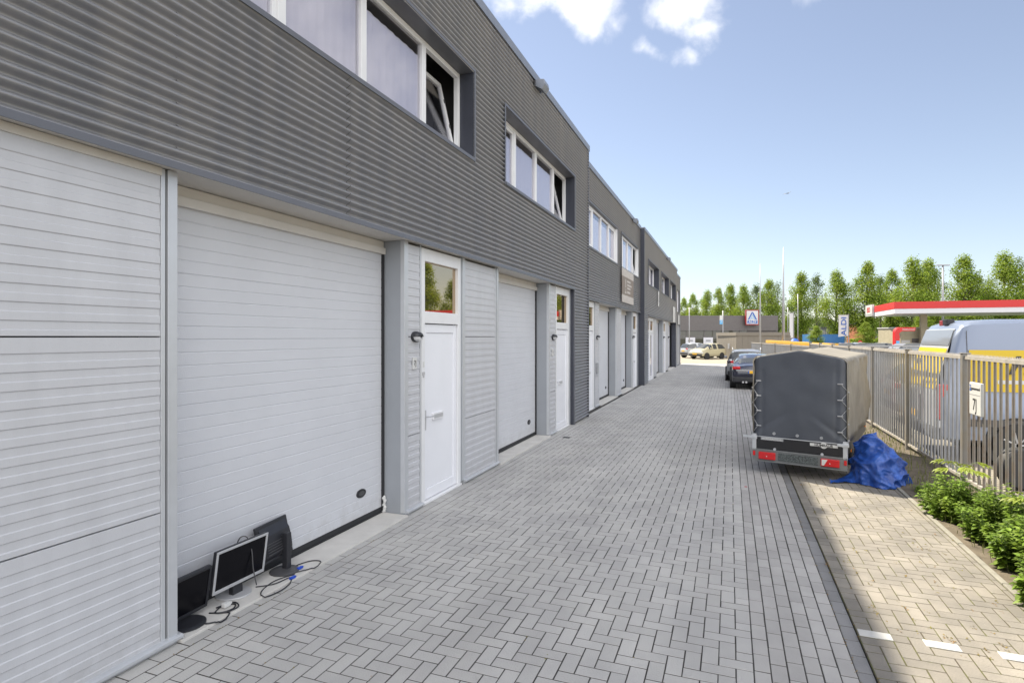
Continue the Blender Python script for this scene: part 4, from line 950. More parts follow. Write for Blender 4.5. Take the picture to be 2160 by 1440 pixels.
# ------------------------------------------------------------ vehicles
M['cglass'] = glass('car glass', 1.7, (1,1,1), (.05,.055,.06), True)
def lerp(a,b,t): return a+(b-a)*t
def loft(stations, prof, nsub=4):
    """stations: list of dicts/tuples interpolated with smoothstep; prof(st)->list of (x,z) half section from sill to roof centre"""
    S_ = []
    for i in range(len(stations)-1):
        for k in range(nsub):
            t = k/nsub; S_.append([lerp(a,b_,t) for a,b_ in zip(stations[i],stations[i+1])])
    S_.append(list(stations[-1])); rows = []
    for s_ in S_:
        h = prof(s_); full = [(x,s_[0],z) for x,z in h]+[(-x,s_[0],z) for x,z in h[:-1][::-1]]; rows.append(full)
    return rows
def car(name, loc, rz, lab, cat, paint, st, plate_m, wheels, wr_=.31, W_=.86, grp=None, light_z=.85, rearlamp='red', low='plasblk', rear_text=None, tail=True, band=None, wheel_m='silver'):
    """y forward; st = [y, zsill, zbelt, zroof, halfw sill, halfw belt, halfw roof]"""
    t = thing(name, loc, rz, lab, cat, grp)
    def prof(s_):
        y,zs,zb,zr,ws,wb,wt = s_; zm = zs+(zb-zs)*.45
        return [(ws*.0,zs),(ws*.88,zs),(ws,zs+.06),(lerp(ws,wb,.6)+.015,zm),(wb,zb-.05),(wb-.015,zb),(lerp(wb,wt,.5)+.01,lerp(zb,zr,.5)),(wt,max(zb,zr-.05)),(wt-.08,max(zb+.01,zr-.012)),(wt*.5,max(zb+.015,zr+.01)),(0,max(zb+.02,zr+.018))]
    rows = loft(st, prof); n = len(rows[0]); half = 11
    b = MB(); g = MB(); vs = [p_ for r_ in rows for p_ in r_]; bf = []; gf = []
    yw0 = [s_ for s_ in st if s_[3]-s_[2] > .25]; ya, yb = yw0[0][0], yw0[-1][0]
    for j in range(len(rows)-1):
        ym = (rows[j][0][1]+rows[j+1][0][1])/2
        h0 = rows[j][half-1][2]-rows[j][5][2]; h1 = rows[j+1][half-1][2]-rows[j+1][5][2]; hm = (h0+h1)/2
        for i in range(n-1):
            f = (j*n+i, j*n+i+1, (j+1)*n+i+1, (j+1)*n+i)
            ii = i if i < half-1 else n-2-i
            isg = False
            if ii in (5,6) and hm > .12 and ya-.25 < ym < yb+.3: isg = True
            if ii >= 7 and (ym < ya-.02 or ym > yb+.02) and hm > .10: isg = True
            if ii in (5,6) and any(abs(ym-c) < .05 for c in wheels[2]): isg = False
            (gf if isg else bf).append(f)
    bf.append(tuple(range(n-1,-1,-1))); bf.append(tuple(range((len(rows)-1)*n, len(rows)*n)))
    b.add(vs, bf); body = b.build('body', paint, t, smooth=True)
    g.add(vs, gf); go = g.build('windows', M['cglass'], t, smooth=True)
    y0_, y1_ = st[0][0], st[-1][0]
    # side cladding / bumpers
    q = MB(); q.box(-W_+.06,W_-.06,y0_-.03,y0_+.25,st[0][1]-.04,st[0][1]+.16); q.box(-W_+.06,W_-.06,y1_-.25,y1_+.03,st[-1][1]-.04,st[-1][1]+.14); q.build('bumper', M[low], t, bevel=.03)
    for sx in (-1,1):
        for wy in wheels[:2]:
            b = MB(); b.lathe([(wr_+.05,-.06),(wr_+.05,.012)],24,'x',(sx*(W_-.005),wy,wr_)); b.build('wheel_arch', M['black'], t)
            b = MB(); b.lathe([(wr_*.6,-.1),(wr_*.93,-.1),(wr_,-.07),(wr_,.07),(wr_*.93,.1),(wr_*.62,.1)],24,'x',(sx*(W_-.09),wy,wr_)); wh = b.build('wheel', M['black'], t, smooth='auto')
            b = MB(); cx_ = sx*(W_-.09)
            b.lathe([(wr_*.62,cx_+sx*.085),(wr_*.64,cx_+sx*.105),(wr_*.56,cx_+sx*.09)],20,'x',(0,wy,wr_))
            b.lathe([(wr_*.18,cx_+sx*.07),(wr_*.14,cx_+sx*.10)],12,'x',(0,wy,wr_))
            for k in range(7):
                a = 2*pi*k/7; b.tube([(cx_+sx*.09,wy+cos(a)*wr_*.1,wr_+sin(a)*wr_*.1),(cx_+sx*.09,wy+cos(a)*wr_*.6,wr_+sin(a)*wr_*.6)], .022*wr_/.3, 5)
            b.build('rim', M[wheel_m], wh)
        b = MB(); zb = st[0][2]; b.box(sx*(W_-.34),sx*(W_-.05),y0_-.02,y0_+.10,light_z-.055,light_z+.055); b.build('tail_light', M[rearlamp], t, bevel=.02)
        b = MB(); b.box(sx*(W_-.12)-.14,sx*(W_-.12)+.08,y1_-.16,y1_+.015,st[-1][2]-.12,st[-1][2]+.02); b.build('headlight', M['lampglass'], t, bevel=.03)
        ym = wheels[3]; zb = ym[1]; b = MB(); b.box(sx*(W_+.02),sx*(W_+.17),ym[0]-.05,ym[0]+.06,zb,zb+.13); b.build('wing_mirror', paint, t, bevel=.03)
    b = MB(); pz = wheels[4]; b.box(-.26,.26,y0_-.045,y0_-.028,pz-.055,pz+.055); pl = b.build('number_plate', plate_m, t, bevel=.003)
    b = MB(); b.box(-.26,-.215,y0_-.047,y0_-.0455,pz-.055,pz+.055); b.build('plate_band', M['blue'], pl)
    b = MB(); b.box(-.26,.26,y1_+.028,y1_+.045,.42,.53); b.build('number_plate', plate_m, t, bevel=.003)
    return t
M['yplate'] = mat('yellow number plate', (.75,.42,.02), .5)
M['blackcar'] = mat('dark navy car paint', (.010,.012,.03), .18, .2, coat=1)
M['silvercar'] = mat('silver car paint', (.30,.31,.33), .3, .5, coat=.8)
M['whitecar'] = mat('white car paint', (.42,.44,.47), .3, 0, coat=.6)
M['paleyellow'] = mat('pale yellow car paint', (.42,.38,.25), .3, 0, coat=.6)
coupe = [[0,.34,.78,.80,.80,.78,.60],[.12,.26,.90,.93,.85,.83,.62],[.45,.24,.95,.99,.88,.84,.60],[.95,.22,.95,1.22,.89,.84,.56],[1.45,.22,.94,1.34,.9,.84,.56],[2.2,.22,.93,1.38,.9,.84,.58],[2.9,.22,.92,1.20,.9,.84,.60],[3.35,.22,.90,.95,.9,.83,.62],[4.1,.24,.82,.84,.87,.78,.6],[4.45,.32,.66,.68,.78,.68,.5]]
t = car('parked_car', (.93, 24.4, 0), 0, 'dark navy coupe parked beyond the trailer, its rear with red lamp and yellow plate showing', 'car', M['blackcar'], coupe, M['yplate'], (.85,3.55,[1.35,2.35],(2.75,.92),.70), .34, .89, light_z=.86)
b = MB(); b.box(-.7,.7,-.035,-.02,.74,.775); b.build('boot_trim', M['silver'], t, bevel=.003)
b = MB(); b.tube([(-.45,-.05,.30),(-.45,.1,.30)],.04,10); b.build('exhaust_pipe', M['silver'], t); b = MB(); b.tube([(-.33,-.05,.30),(-.33,.1,.30)],.04,10); b.build('exhaust_pipe', M['silver'], t)
hatch = [[0,.34,.88,.92,.80,.80,.64],[.08,.28,.98,1.10,.86,.84,.64],[.35,.25,1.0,1.40,.89,.85,.62],[.7,.24,1.0,1.47,.9,.85,.62],[1.6,.24,.98,1.49,.9,.85,.64],[2.5,.24,.96,1.44,.9,.85,.64],[3.05,.24,.95,1.20,.9,.84,.64],[3.4,.24,.94,.99,.9,.83,.62],[4.0,.26,.84,.86,.86,.78,.6],[4.3,.32,.7,.72,.78,.68,.5]]
t = car('parked_car', (.72, 28.6, 0), radians(-1), 'silver hatchback with roof rails parked in front of the dark coupe', 'car', M['silvercar'], hatch, M['yplate'], (.8,3.4,[1.3,2.2],(2.75,1.0),.72), .32, .89, light_z=.92)
for sx in (-1,1): b = MB(); b.tube([(sx*.60,.5,1.47),(sx*.62,.7,1.55),(sx*.64,2.3,1.55),(sx*.62,2.5,1.46)],.02,6); b.build('roof_rail', M['silver'], t)
small = [[0,.36,.86,.9,.72,.74,.58],[.06,.28,.95,1.12,.78,.78,.58],[.3,.25,.96,1.38,.80,.79,.57],[.7,.24,.95,1.46,.81,.79,.57],[1.5,.24,.93,1.47,.81,.79,.58],[2.1,.24,.92,1.40,.81,.79,.58],[2.65,.24,.92,1.10,.81,.78,.58],[2.9,.24,.90,.96,.8,.76,.56],[3.3,.27,.80,.82,.77,.7,.5],[3.45,.34,.66,.68,.7,.62,.45]]
fx, fy = wp(1466,53.5); car('parked_car', (fx+.61*3.45, fy+.79*3.45,0), radians(142.3), 'pale yellow small hatchback parked at the shed corner, front to the left', 'car', M['paleyellow'], small, M['yplate'], (.65,2.75,[1.2,1.9],(2.3,.95),.68), .28, .80, grp='small cars in front of the store')
fx, fy = wp(1441,57.0); car('parked_car', (fx,fy,0), radians(-52), 'small white hatchback at the end of the grey building, rear lamp to the left', 'car', M['whitecar'], small, M['yplate'], (.65,2.75,[1.2,1.9],(2.3,.95),.68), .29, .80, grp='small cars in front of the store', light_z=.9)
# yellow van behind the fence: y forward
M['vanblue'] = mat('silver van paint', (.20,.24,.33), .35, .3, coat=.5)
M['vanyellow'] = mat('yellow van wrap', (.60,.42,.006), .4, 0, .03, 3)
def van(loc, rz, lab, length=5.6, tilt=0, grp=None):
    t = thing('panel_van', loc, rz, lab, 'van', grp); t.rotation_euler[0] = tilt
    hw = 1.0; H = 2.38
    st = [[-.02,.38,1.05,2.22,.94,.96,.78],[.05,.36,1.1,2.32,.97,.985,.82],[.2,.34,1.1,2.37,.985,.99,.85],[1,.34,1.1,2.39,.99,.99,.86],[length-1.9,.34,1.1,2.38,.99,.99,.86],[length-1.4,.34,1.1,2.25,.98,.97,.80],[length-.75,.34,1.08,1.35,.96,.94,.74],[length-.15,.34,.95,1.05,.92,.86,.7],[length,.4,.7,.75,.84,.75,.6]]
    def prof(s_):
        y,zs,zb,zr,ws,wb,wt = s_
        return [(0,zs),(ws*.9,zs),(ws,zs+.05),(wb+.012,lerp(zs,zb,.5)),(wb,zb),(wb-.01,zb+.03),(lerp(wb,wt,.35),lerp(zb,zr,.5)),(lerp(wb,wt,.75),zr-.16),(wt+.02,zr-.07),(wt-.06,zr-.015),(0,zr+.02)]
    rows = loft(st, prof, 3); n = len(rows[0]); vs = [(p_[0],p_[1]+(.30*max(0,(p_[2]-1.15)/1.2)**1.2*max(0,1-p_[1]/1.2)),p_[2]) for r_ in rows for p_ in r_]; fs = []
    for j in range(len(rows)-1):
        for i in range(n-1): fs.append((j*n+i,j*n+i+1,(j+1)*n+i+1,(j+1)*n+i))
    fs.append(tuple(range(n-1,-1,-1))); fs.append(tuple(range((len(rows)-1)*n, len(rows)*n)))
    b = MB(); b.add(vs, fs); b.build('body', M['vanblue'], t, smooth='auto')
    def sx_at(z, off=.012): # side x at height z
        if z <= 1.1: return .99+.012*max(0,1-abs(z-.72)/.38)+off
        if z <= 1.13: return .985+off
        u = (z-1.1)/(2.38-1.1); return lerp(.99,.86,.35*u/.5 if u < .5 else .35+.4*(u-.5)/.37)+off
    for sx in (-1,1):
        b = MB(); zs_ = [1.2,1.35,1.5,1.7,1.88]; V = []
        for z in zs_: V += [(sx*(sx_at(z)),.38,z),(sx*(sx_at(z)),length-1.55,z)]
        b.add(V, [(2*i,2*i+1,2*i+3,2*i+2) for i in range(len(zs_)-1)]); bd = b.build('side_band', M['vanyellow'], t)
        b = MB(); b.add([(sx*sx_at(z,.015),.75,z) for z in (1.33,1.39)]+[(sx*sx_at(z,.015),length-1.6,z) for z in (1.39,1.33)], [(0,1,2,3)]); b.build('pale_stripe', M['signw'], bd)
        text('Ho', .40, (sx*sx_at(1.62,.03), 1.15, 1.62), (0,sx,0), (-.1*sx,0,1), M['signblk'], 'lettering', bd, shear=.35, sx=1.05, align='CENTER', off=.012)
        b = MB()
        for y in (.36,2.6): b.box(sx*.985-.004,sx*1.006,y-.006,y+.006,.42,1.1); b.add([(sx*sx_at(z,.004),y+d,z) for z,d in ((1.1,-.005),(1.6,-.005),(2.2,-.005),(2.2,.005),(1.6,.005),(1.1,.005))], [(0,1,2,3,4,5)])
        b.add([(sx*sx_at(z,.004),y,z) for y,z in ((.3,1.82),(.3,1.835),(length-1.6,1.835),(length-1.6,1.82))], [(0,1,2,3)])
        b.build('panel_gap', M['plasgrey'], t)
        b = MB(); b.box(sx*.99-.02,sx*1.02,.3,length-.4,.62,.74); b.build('rub_strip', M['plasgrey'], t, bevel=.01)
        for wy in (1.0,length-1.0):
            b = MB(); b.lathe([(.43,-.1),(.43,.03)],26,'x',(sx*.985,wy,.36)); b.build('wheel_arch', M['black'], t)
            b = MB(); b.lathe([(.2,-.11),(.33,-.11),(.35,-.08),(.35,.08),(.33,.11),(.22,.11)],26,'x',(sx*.93,wy,.35)); wh = b.build('wheel', M['black'], t, smooth='auto')
            b = MB(); b.lathe([(.21,sx*1.01),(.23,sx*1.04),(.20,sx*1.03)],24,'x',(0,wy,.35)); b.lathe([(.06,sx*1.0),(.05,sx*1.04)],12,'x',(0,wy,.35))
            for k in range(7): a = 2*pi*k/7; b.tube([(sx*1.03,wy+cos(a)*.03,.35+sin(a)*.03),(sx*1.03,wy+cos(a)*.21,.35+sin(a)*.21)],.018,5)
            b.build('rim', M['silver'], wh)
        # rear lamps
        b = MB(); b.box(sx*.92-.05,sx*.92+.05,-.06,.10,.70,1.30); b.build('tail_light', M['red'], t, bevel=.02)
        b = MB(); b.box(sx*.92-.045,sx*.92+.045,-.055,.0,.56,.69); b.build('reversing_lamp', M['lampglass'], t, bevel=.015)
        b = MB(); b.box(sx*1.02,sx*1.2,length-1.55,length-1.42,1.25,1.6); b.build('wing_mirror', M['plasgrey'], t, bevel=.03)
    # rear face: doors, window, band
    def ry(z): return -.052 if z < 1.1 else -.052+.03*(z-1.1)+.30*max(0,(z-1.15)/1.2)**1.2
    def rq(b,x0,x1,z0,z1,off=.0,in0=0,in1=0): b.add([(x0,ry(z0)-off,z0),(x1,ry(z0)-off,z0),(x1-in1,ry(z1)-off,z1),(x0+in1,ry(z1)-off,z1)],[(0,1,2,3)])
    b = MB(); zz_ = [.42,1.1,1.3,1.5,1.7,1.9,2.1,2.24]
    for q_ in range(len(zz_)-1): za_, zb2 = zz_[q_], zz_[q_+1]; b.add([(-.86+.10*max(0,za_-1.1),ry(za_),za_),(.86-.10*max(0,za_-1.1),ry(za_),za_),(.86-.10*max(0,zb2-1.1),ry(zb2),zb2),(-.86+.10*max(0,zb2-1.1),ry(zb2),zb2)],[(0,1,2,3)])
    b.build('rear_doors', M['whitecar'], t)
    b = MB(); [rq(b,-.83+.1*(z_-1.1),.83-.1*(z_-1.1),z_,z_+.14,.007,0,.014) for z_ in (1.2,1.34,1.48,1.62,1.76)]; rb_ = b.build('rear_band', M['vanyellow'], t)
    text('Asv', .22, (-.50,ry(1.66)-.02,1.66), (1,0,0), (0,.28,1), M['signblk'], 'lettering', rb_, shear=.3, off=.004)
    b = MB(); rq(b,-.66,-.30,1.42,1.47,.014); b.build('pale_stripe', M['signw'], rb_)
    b = MB(); rq(b,-.76,.76,1.95,2.09,.010,0,.01); rq(b,-.75,.75,2.09,2.22,.010,0,.01); b.build('rear_window', M['silvercar'], t)
    b = MB(); b.box(-.94,.94,-.12,.05,.36,.56); b.build('bumper', M['plasgrey'], t, bevel=.03)
    b = MB(); b.box(-.66,-.18,-.07,-.055,.62,.73); b.build('number_plate', M['yplate'], t)
    b = MB(); b.box(-.22,.0,.30,.42,2.30,2.40); b.build('high_brake_light', M['darkred'], t, bevel=.01)
    b = MB(); b.box(.02,.24,.28,.40,2.31,2.41); b.build('rear_camera', M['plasblk'], t, bevel=.01)
    b = MB(); b.box(-.012,.012,-.066,-.05,.58,1.05); b.box(.1,.16,-.075,-.05,.8,1.0); b.build('door_hardware', M['plasblk'], t)
    return t
van((3.33, 12.5, .0), radians(-90), 'silver van with broad yellow band and dark lettering, parked behind the fence', tilt=0)
x,y = wp(2150,7.85); t = thing('loose_wheel', (x,y,0), radians(-70), 'car wheel standing loose behind the fence bars at the right edge', 'wheel')
bb = MB(); bb.lathe([(.17,-.09),(.26,-.09),(.285,-.06),(.285,.06),(.26,.09),(.18,.09)],30,'x',(0,0,.285)); bb.build('tyre', M['black'], t, smooth='auto')
bb = MB(); bb.lathe([(.175,-.09),(.185,-.075),(.12,-.05),(.11,-.06),(.05,-.07),(.04,-.05)],30,'x',(0,0,.285)); bb.build('rim', M['silver'], t, smooth='auto')
hb = [list(s_) for s_ in hatch]
car('parked_car', (3.75, 16.9, 0), radians(-90), 'white hatchback half hidden behind the fence bars left of the van', 'car', M['whitecar'], hb, M['yplate'], (.8,3.4,[1.3,2.2],(2.75,1.0),.72), .32, .89, light_z=.92, low='plasblk')
# ------------------------------------------------------------ background buildings
M['fascia'] = mat('brown grey fascia', (.13,.12,.12), .5, .1, .05, 3)
M['storeglass'] = glass('shop window', 1.6, (1,1,1), (.045,.045,.03), True)
M['wood'] = mat('grey timber cladding', (.22,.20,.17), .8, 0, .10, 3, stretch=(6,6,.4), col2=(.20,.18,.155))
M['wood2'] = mat('pale raw planks', (.27,.21,.13), .8, 0, .2, 3, island=.28)
M['poster'] = mat('white poster', (.62,.62,.66), .6)
M['brick'] = mat('orange brown brick', (.36,.14,.07), .85, 0, .15, 2)
M['brickd'] = mat('dark brown brick', (.17,.08,.06), .85, 0, .15, 2)
M['greyhouse'] = mat('grey render', (.20,.20,.22), .8, 0, .05, 2)
M['container'] = mat('blue container paint', (.05,.17,.42), .5, 0, .08, 2)
M['pole'] = mat('galvanised pole', (.30,.30,.31), .4, .4, .06, 3)
M['esred'] = mat('red canopy paint', (.55,.02,.02), .4, 0, .03, 2)
M['canw'] = mat('white canopy edge', (.62,.62,.66), .5)
M['cream'] = mat('cream wall', (.40,.36,.26), .8, 0, .1, 2)
M['flagw'] = mat('white flag cloth', (.48,.48,.51), .8, trans=.35)
M['yellowbeam'] = mat('yellow painted beam', (.60,.33,.03), .5, 0, .12, 2)
# store, facing the camera axis
x,y = wp(1434-60,75.0); x2,y2 = wp(1641,75.0)
t = thing('store_building', (x,y,0), TH, 'low supermarket with ribbed brown grey fascia and shop windows behind the shed', 'building'); LW = sqrt((x2-x)**2+(y2-y)**2)
b = MB(); 
for k in range(12): z = 2.93+k*.163; b.box(0,LW,-.02*(k%2)-.001,.3,z,z+.15); b.box(0,LW,.03,.3,z+.15,z+.163)
b.build('fascia', M['fascia'], t)
b = MB(); b.box(0,LW+.1,.3,24,0,4.85); b.build('store_body', M['fascia'], t)
b = MB(); b.box(0,LW-4,.20,.24,.1,2.9); b.build('shop_windows', M['storeglass'], t)
b = MB(); k = 0; xx = 0
while xx < LW-3.9: b.box(xx-.05,xx+.05,.12,.2,0,2.9); xx += 2.35
b.box(0,LW-4,.14,.2,2.1,2.18); b.box(0,LW-4,.12,.2,0,.3); b.build('window_frames', M['fascia'], t)
for k,xx in enumerate([2.4,4.75,7.1,9.45,11.9]):
    b = MB(); b.box(xx-.2,xx+1.05,.09,.115,.3,2.0); p0 = b.build('window_poster', M['poster'], t)
    b = MB(); b.box(xx+.1,xx+.75,.083,.089,1.45,1.7); b.build('poster_print', M['galv2'], p0)
    b = MB(); b.lathe([(.33,.081),(.33,.087)],18,'y',(xx+.42,0,.75)); b.build('poster_picture', M['brickd'], p0)
# logo sign
x,y = wp(1587,74.4); s = thing('store_sign', (x,y,4.62), TH, 'square store logo sign with red border and ALDI lettering on the fascia', 'sign')
b = MB(); b.box(-.87,.87,0,.3,-1.0,1.0); b.build('sign_frame', M['darkred'], s, bevel=.03)
b = MB(); b.box(-.74,.74,-.012,0,-.87,.87); f_ = b.build('sign_face', M['signw'], s)
b = MB(); b.prism([(-.62,-.30),(-.42,-.30),(.08,.70),(-.08,.70)],'y',-.024,-.013); b.prism([(.62,-.30),(.42,-.30),(.02,.52),(.10,.68)],'y',-.030,-.0255); b.build('logo_strokes', M['blue'], f_)
b = MB(); b.prism([(-.30,-.30),(-.24,-.30),(.04,.28),(.0,.36)],'y',-.024,-.013); b.prism([(-.15,-.16),(.15,-.16),(.10,-.08),(-.11,-.08)],'y',-.024,-.013); b.prism([(.36,-.30),(.30,-.30),(.03,.30),(.06,.34)],'y',-.030,-.0255); b.build('logo_accents', M['lblue'], f_)
b = MB(); b.box(-.66,.66,-.022,-.013,-.80,-.40); q = b.build('name_panel', M['blue'], f_); text('ALDI', .44, (0,-.026,-.60), (1,0,0), (0,0,1), M['signw'], 'lettering', q, sx=1.05, off=.012)
# timber shed: left face lit, front in shade
cx_, cy_ = wp(1554,53.6)
t = thing('timber_shed', (cx_,cy_,0), 0, 'flat roofed shed clad in grey timber boards, beyond the silver hatchback', 'building')
ax = Vector(wp(1512,57.5))-Vector((cx_,cy_)); bx = Vector(wp(1668,51.0))-Vector((cx_,cy_))
def face(b, A, B, z0, z1, th, nb=0):
    A = Vector((A[0],A[1])); B = Vector((B[0],B[1])); d = (B-A); L_ = d.length; d.normalize(); nrm = Vector((d.y,-d.x))
    if nb == 0:
        P_ = [A-nrm*th*0, B, B+nrm*th, A+nrm*th]; b.prism([(p_.x,p_.y) for p_ in P_],'z',z0,z1); return
    for k in range(nb):
        a = A+d*(L_*k/nb+.008); c = A+d*(L_*(k+1)/nb-.008); b.prism([(a.x,a.y),(c.x,c.y),(c.x+nrm.x*th,c.y+nrm.y*th),(a.x+nrm.x*th,a.y+nrm.y*th)],'z',z0,z1)
b = MB(); face(b,(ax.x,ax.y),(0,0),0,2.2,.03,8); face(b,(0,0),(bx.x,bx.y),0,2.2,.03,9); b.build('wall', M['wood'], t)
b = MB(); b.prism([(ax.x,ax.y),(0,0),(bx.x,bx.y),(bx.x+ax.x,bx.y+ax.y)],'z',0,2.15); b.build('shed_body', M['wood'], t)
b = MB(); o_ = (ax.normalized()+bx.normalized())*-.12; b.prism([(ax.x+o_.x,ax.y+o_.y-.1),(o_.x,o_.y),(bx.x+o_.x,bx.y+o_.y-.05),(bx.x+ax.x,bx.y+ax.y)],'z',2.2,2.5); b.build('roof', M['wood'], t)
mid = ax*.35; b = MB(); b.box(mid.x-.15,mid.x+.15,mid.y-.08,mid.y-.04,.95,1.45); b.build('notice', M['signw'], t)
# plank stack behind the rear fence
t = thing('plank_screen', (0,0,0), 0, 'row of upright pale planks behind the far stretch of fence', 'timber')
A = Vector((1.75,43.4)); B = Vector((2.9,31.0)); n_ = 60; r = random.Random(9); b = MB()
for k in range(n_):
    if r.random() < .12: continue
    u = k/n_; p_ = A+(B-A)*u+Vector((.15+.1*r.random(),0)); w_ = r.uniform(.06,.11); b.box(p_.x,p_.x+.03,p_.y,p_.y+w_*1.6,0,r.uniform(1.2,1.66))
b.build('planks', M['wood2'], t)
b = MB(); b.add([(2.3,43,1.68),(2.6,43,1.68),(3.75,24,1.70),(3.45,24,1.70),(2.3,43,1.86),(2.6,43,1.86),(3.75,24,1.84),(3.45,24,1.84)],[(0,3,2,1),(4,5,6,7),(0,1,5,4),(1,2,6,5),(2,3,7,6),(3,0,4,7)])
for k in range(5): u = k/4; x = 2.45+1.15*u; y = 43-19*u; b.box(x-.05,x+.05,y-.05,y+.05,0,1.67)
tag(b.build('yellow_beam', M['yellowbeam'], None, bevel=.01),'long yellow beam on legs behind the far fence','beam')
# tapering masts
def mast(px, d, top_py, r0, r1, lab, name='lamp_mast', grp=None, head=None, base_z=0, cat='mast'):
    x,y = wp(px,d); H = CAMH+(710-top_py)*d/1200
    t = thing(name, (x,y,0), TH, lab, cat, grp)
    b = MB(); b.tube([(0,0,-.1),(0,0,H*.5),(0,0,H)],[r0,lerp(r0,r1,.5),r1],14); b.build('pole', M['pole'], t, smooth=True)
    if head == 'T':
        b = MB(); b.box(-.9,.9,-.15,.15,H-.02,H+.12); b.build('lamp_head', M['galv2'], t, bevel=.03)
    if head == 'arm':
        b = MB(); b.box(-.1,.9,-.12,.12,H-.02,H+.08); b.build('lamp_head', M['galv2'], t, bevel=.03)
    b = MB(); b.lathe([(r0*1.5,0),(r0*1.5,.04),(r0*1.1,.06)],14); b.build('base_plate', M['pole'], t)
    return t
mast(1652.5,34,521,.125,.012,'tall thick tapering steel mast rising behind the trailer, the taller of the two')
mast(1603.5,50,556,.115,.012,'thinner tapering steel mast just left of the tall one')
mast(1454,66,648,.07,.05,'slim grey pole in front of the store, near the white hatchback', 'street_lamp', head=None)
mast(1989,80,560,.16,.10,'lamp post with a flat twin head standing above the canopy','street_lamp',head='T',cat='lamp post')
mast(1662,70,648,.05,.04,'thin grey pole right behind the tall mast','flag_pole')
mast(1683,62,620,.055,.04,'grey flag pole right of the thick mast, before the tree','flag_pole')
# small panel sign on a pole
t = mast(1525,60,655,.05,.05,'pole carrying a white and blue panel before the store fascia','sign_pole')
b = MB(); b.box(-.33,-.03,-.03,.03,4.15,4.35); b.build('sign_top', M['signw'], t); b = MB(); b.box(-.33,-.03,-.03,.03,3.42,3.85); b.build('sign_panel_blue', M['lblue'], t); b = MB(); b.box(-.33,-.03,-.028,.028,3.85,4.15); b.build('sign_panel_white', M['signw'], t)
text('P', .34, (-.18,-.04,3.64), (1,0,0),(0,0,1), M['signw'], 'lettering', t)
def flag(px,d,top,bot,w,lab,txt=None,grp='tall white banners of the store'):
    x,y = wp(px,d); H = CAMH+(710-top)*d/1200; Z0 = CAMH+(710-bot)*d/1200
    t = thing('banner_flag', (x,y,0), TH, lab, 'flag', grp)
    b = MB(); b.tube([(0,0,0),(0,0,H+.1)],[.06,.045],10); b.tube([(0,0,H),(-w,0,H)],.025,6); b.build('pole', M['pole'], t)
    vs = []; fs = []
    for j in range(13):
        for i in range(5): u = i/4; v = j/12; vs.append((-.06-(w-.06)*u, .05*sin(u*3+v*4)*u, H-.02-(H-Z0)*v-(.12*u*u if j==12 else 0)))
    for j in range(12):
        for i in range(4): a = j*5+i; fs.append((a,a+1,a+6,a+5))
    f_ = sheet('banner', M['flagw'], vs, fs, t, smooth=True)
    if txt: text(txt, w*.72, (-w*.48,-.08,(H+Z0)/2-.1), (0,0,1),(-1,0,0), M['blue'], 'lettering', f_, sx=1.2, off=.012)
    return t
flag(1790,70,664,708,1.25,'white banner with vertical blue ALDI lettering near the middle trees','ALDI')
flag(1674,66,660,712,.5,'narrow white banner beside the thick mast',None)
# filling station canopy aligned with the road
t = thing('station_canopy', (16.7,72.8,0), 0, 'red and white filling station canopy at the right edge', 'canopy')
b = MB(); b.box(0,30,0,11,5.13,5.88); b.build('red_fascia', M['esred'], t, bevel=.01)
b = MB(); b.box(.04,30,.04,10.96,4.62,5.128); b.build('white_soffit', M['canw'], t)
for x_,y_ in ((4,5),(18,5)):
    b = MB(); b.box(x_-.3,x_+.3,y_-.3,y_+.3,0,4.62); b.build('column', M['cream'], t)
b = MB(); b.box(-.25,0,9.2,12.8,4.7,6.1); q = b.build('end_sign', M['signw'], t); text('ESSO', .85, (-.27,11,5.45), (0,-1,0),(0,0,1), M['esred'], 'lettering', q, off=.02)
b = MB(); b.box(-.27,-.255,9.4,12.6,4.82,4.95); b.build('sign_stripes', M['galv2'], q)
# red arch and cream kiosk
x,y = wp(1888,62); t = thing('wash_arch', (x,y,0), TH, 'red curved arch sign of the car wash in front of the cream wall', 'sign'); u = 62/1200
b = MB(); H = CAMH+20*u; Wd = 44*u; ro = 12*u; th = 8*u; outer = [(0,0),(0,H-ro)]+[(ro-ro*cos(a),H-ro+ro*sin(a)) for a in [i*pi/16 for i in range(1,9)]]+[(Wd,H),(Wd-.1,H-th)]
inner = [(th+1.0-1.0*cos(a)*.55-.45,H-th-.45+.45*sin(a)) for a in [pi/2-i*pi/12 for i in range(0,6)]]+[(th+.45*0+.1,H-th-.5),(th+.1,0)]
b.prism(outer+inner,'y',0,.4); b.build('arch', M['esred'], t)
text('wastunnel', .34, (1.45,-.01,H-.22), (1,0,0),(0,0,1), M['signw'], 'lettering', t, sx=1)
b = MB(); b.box(.12,.48,-.02,0,.6,1.65); b.build('price_panel', M['lblue'], t)
x,y = wp(1894,66); t = thing('kiosk', (x,y,0), TH, 'cream walled low kiosk behind the red arch', 'building'); b = MB(); b.box(.3,3.6,0,4,0,3.1); b.build('wall', M['cream'], t); b = MB(); b.box(.2,3.7,-.1,4.1,3.1,3.2); b.build('roof', M['canw'], t)
b = MB(); b.box(1.6,2.4,-.03,0,.4,1.9); b.build('louvre_door', M['fascia'], t); b = MB(); b.box(.4,1.4,-.02,0,.8,1.7); b.build('machine_panel', M['signw'], t)
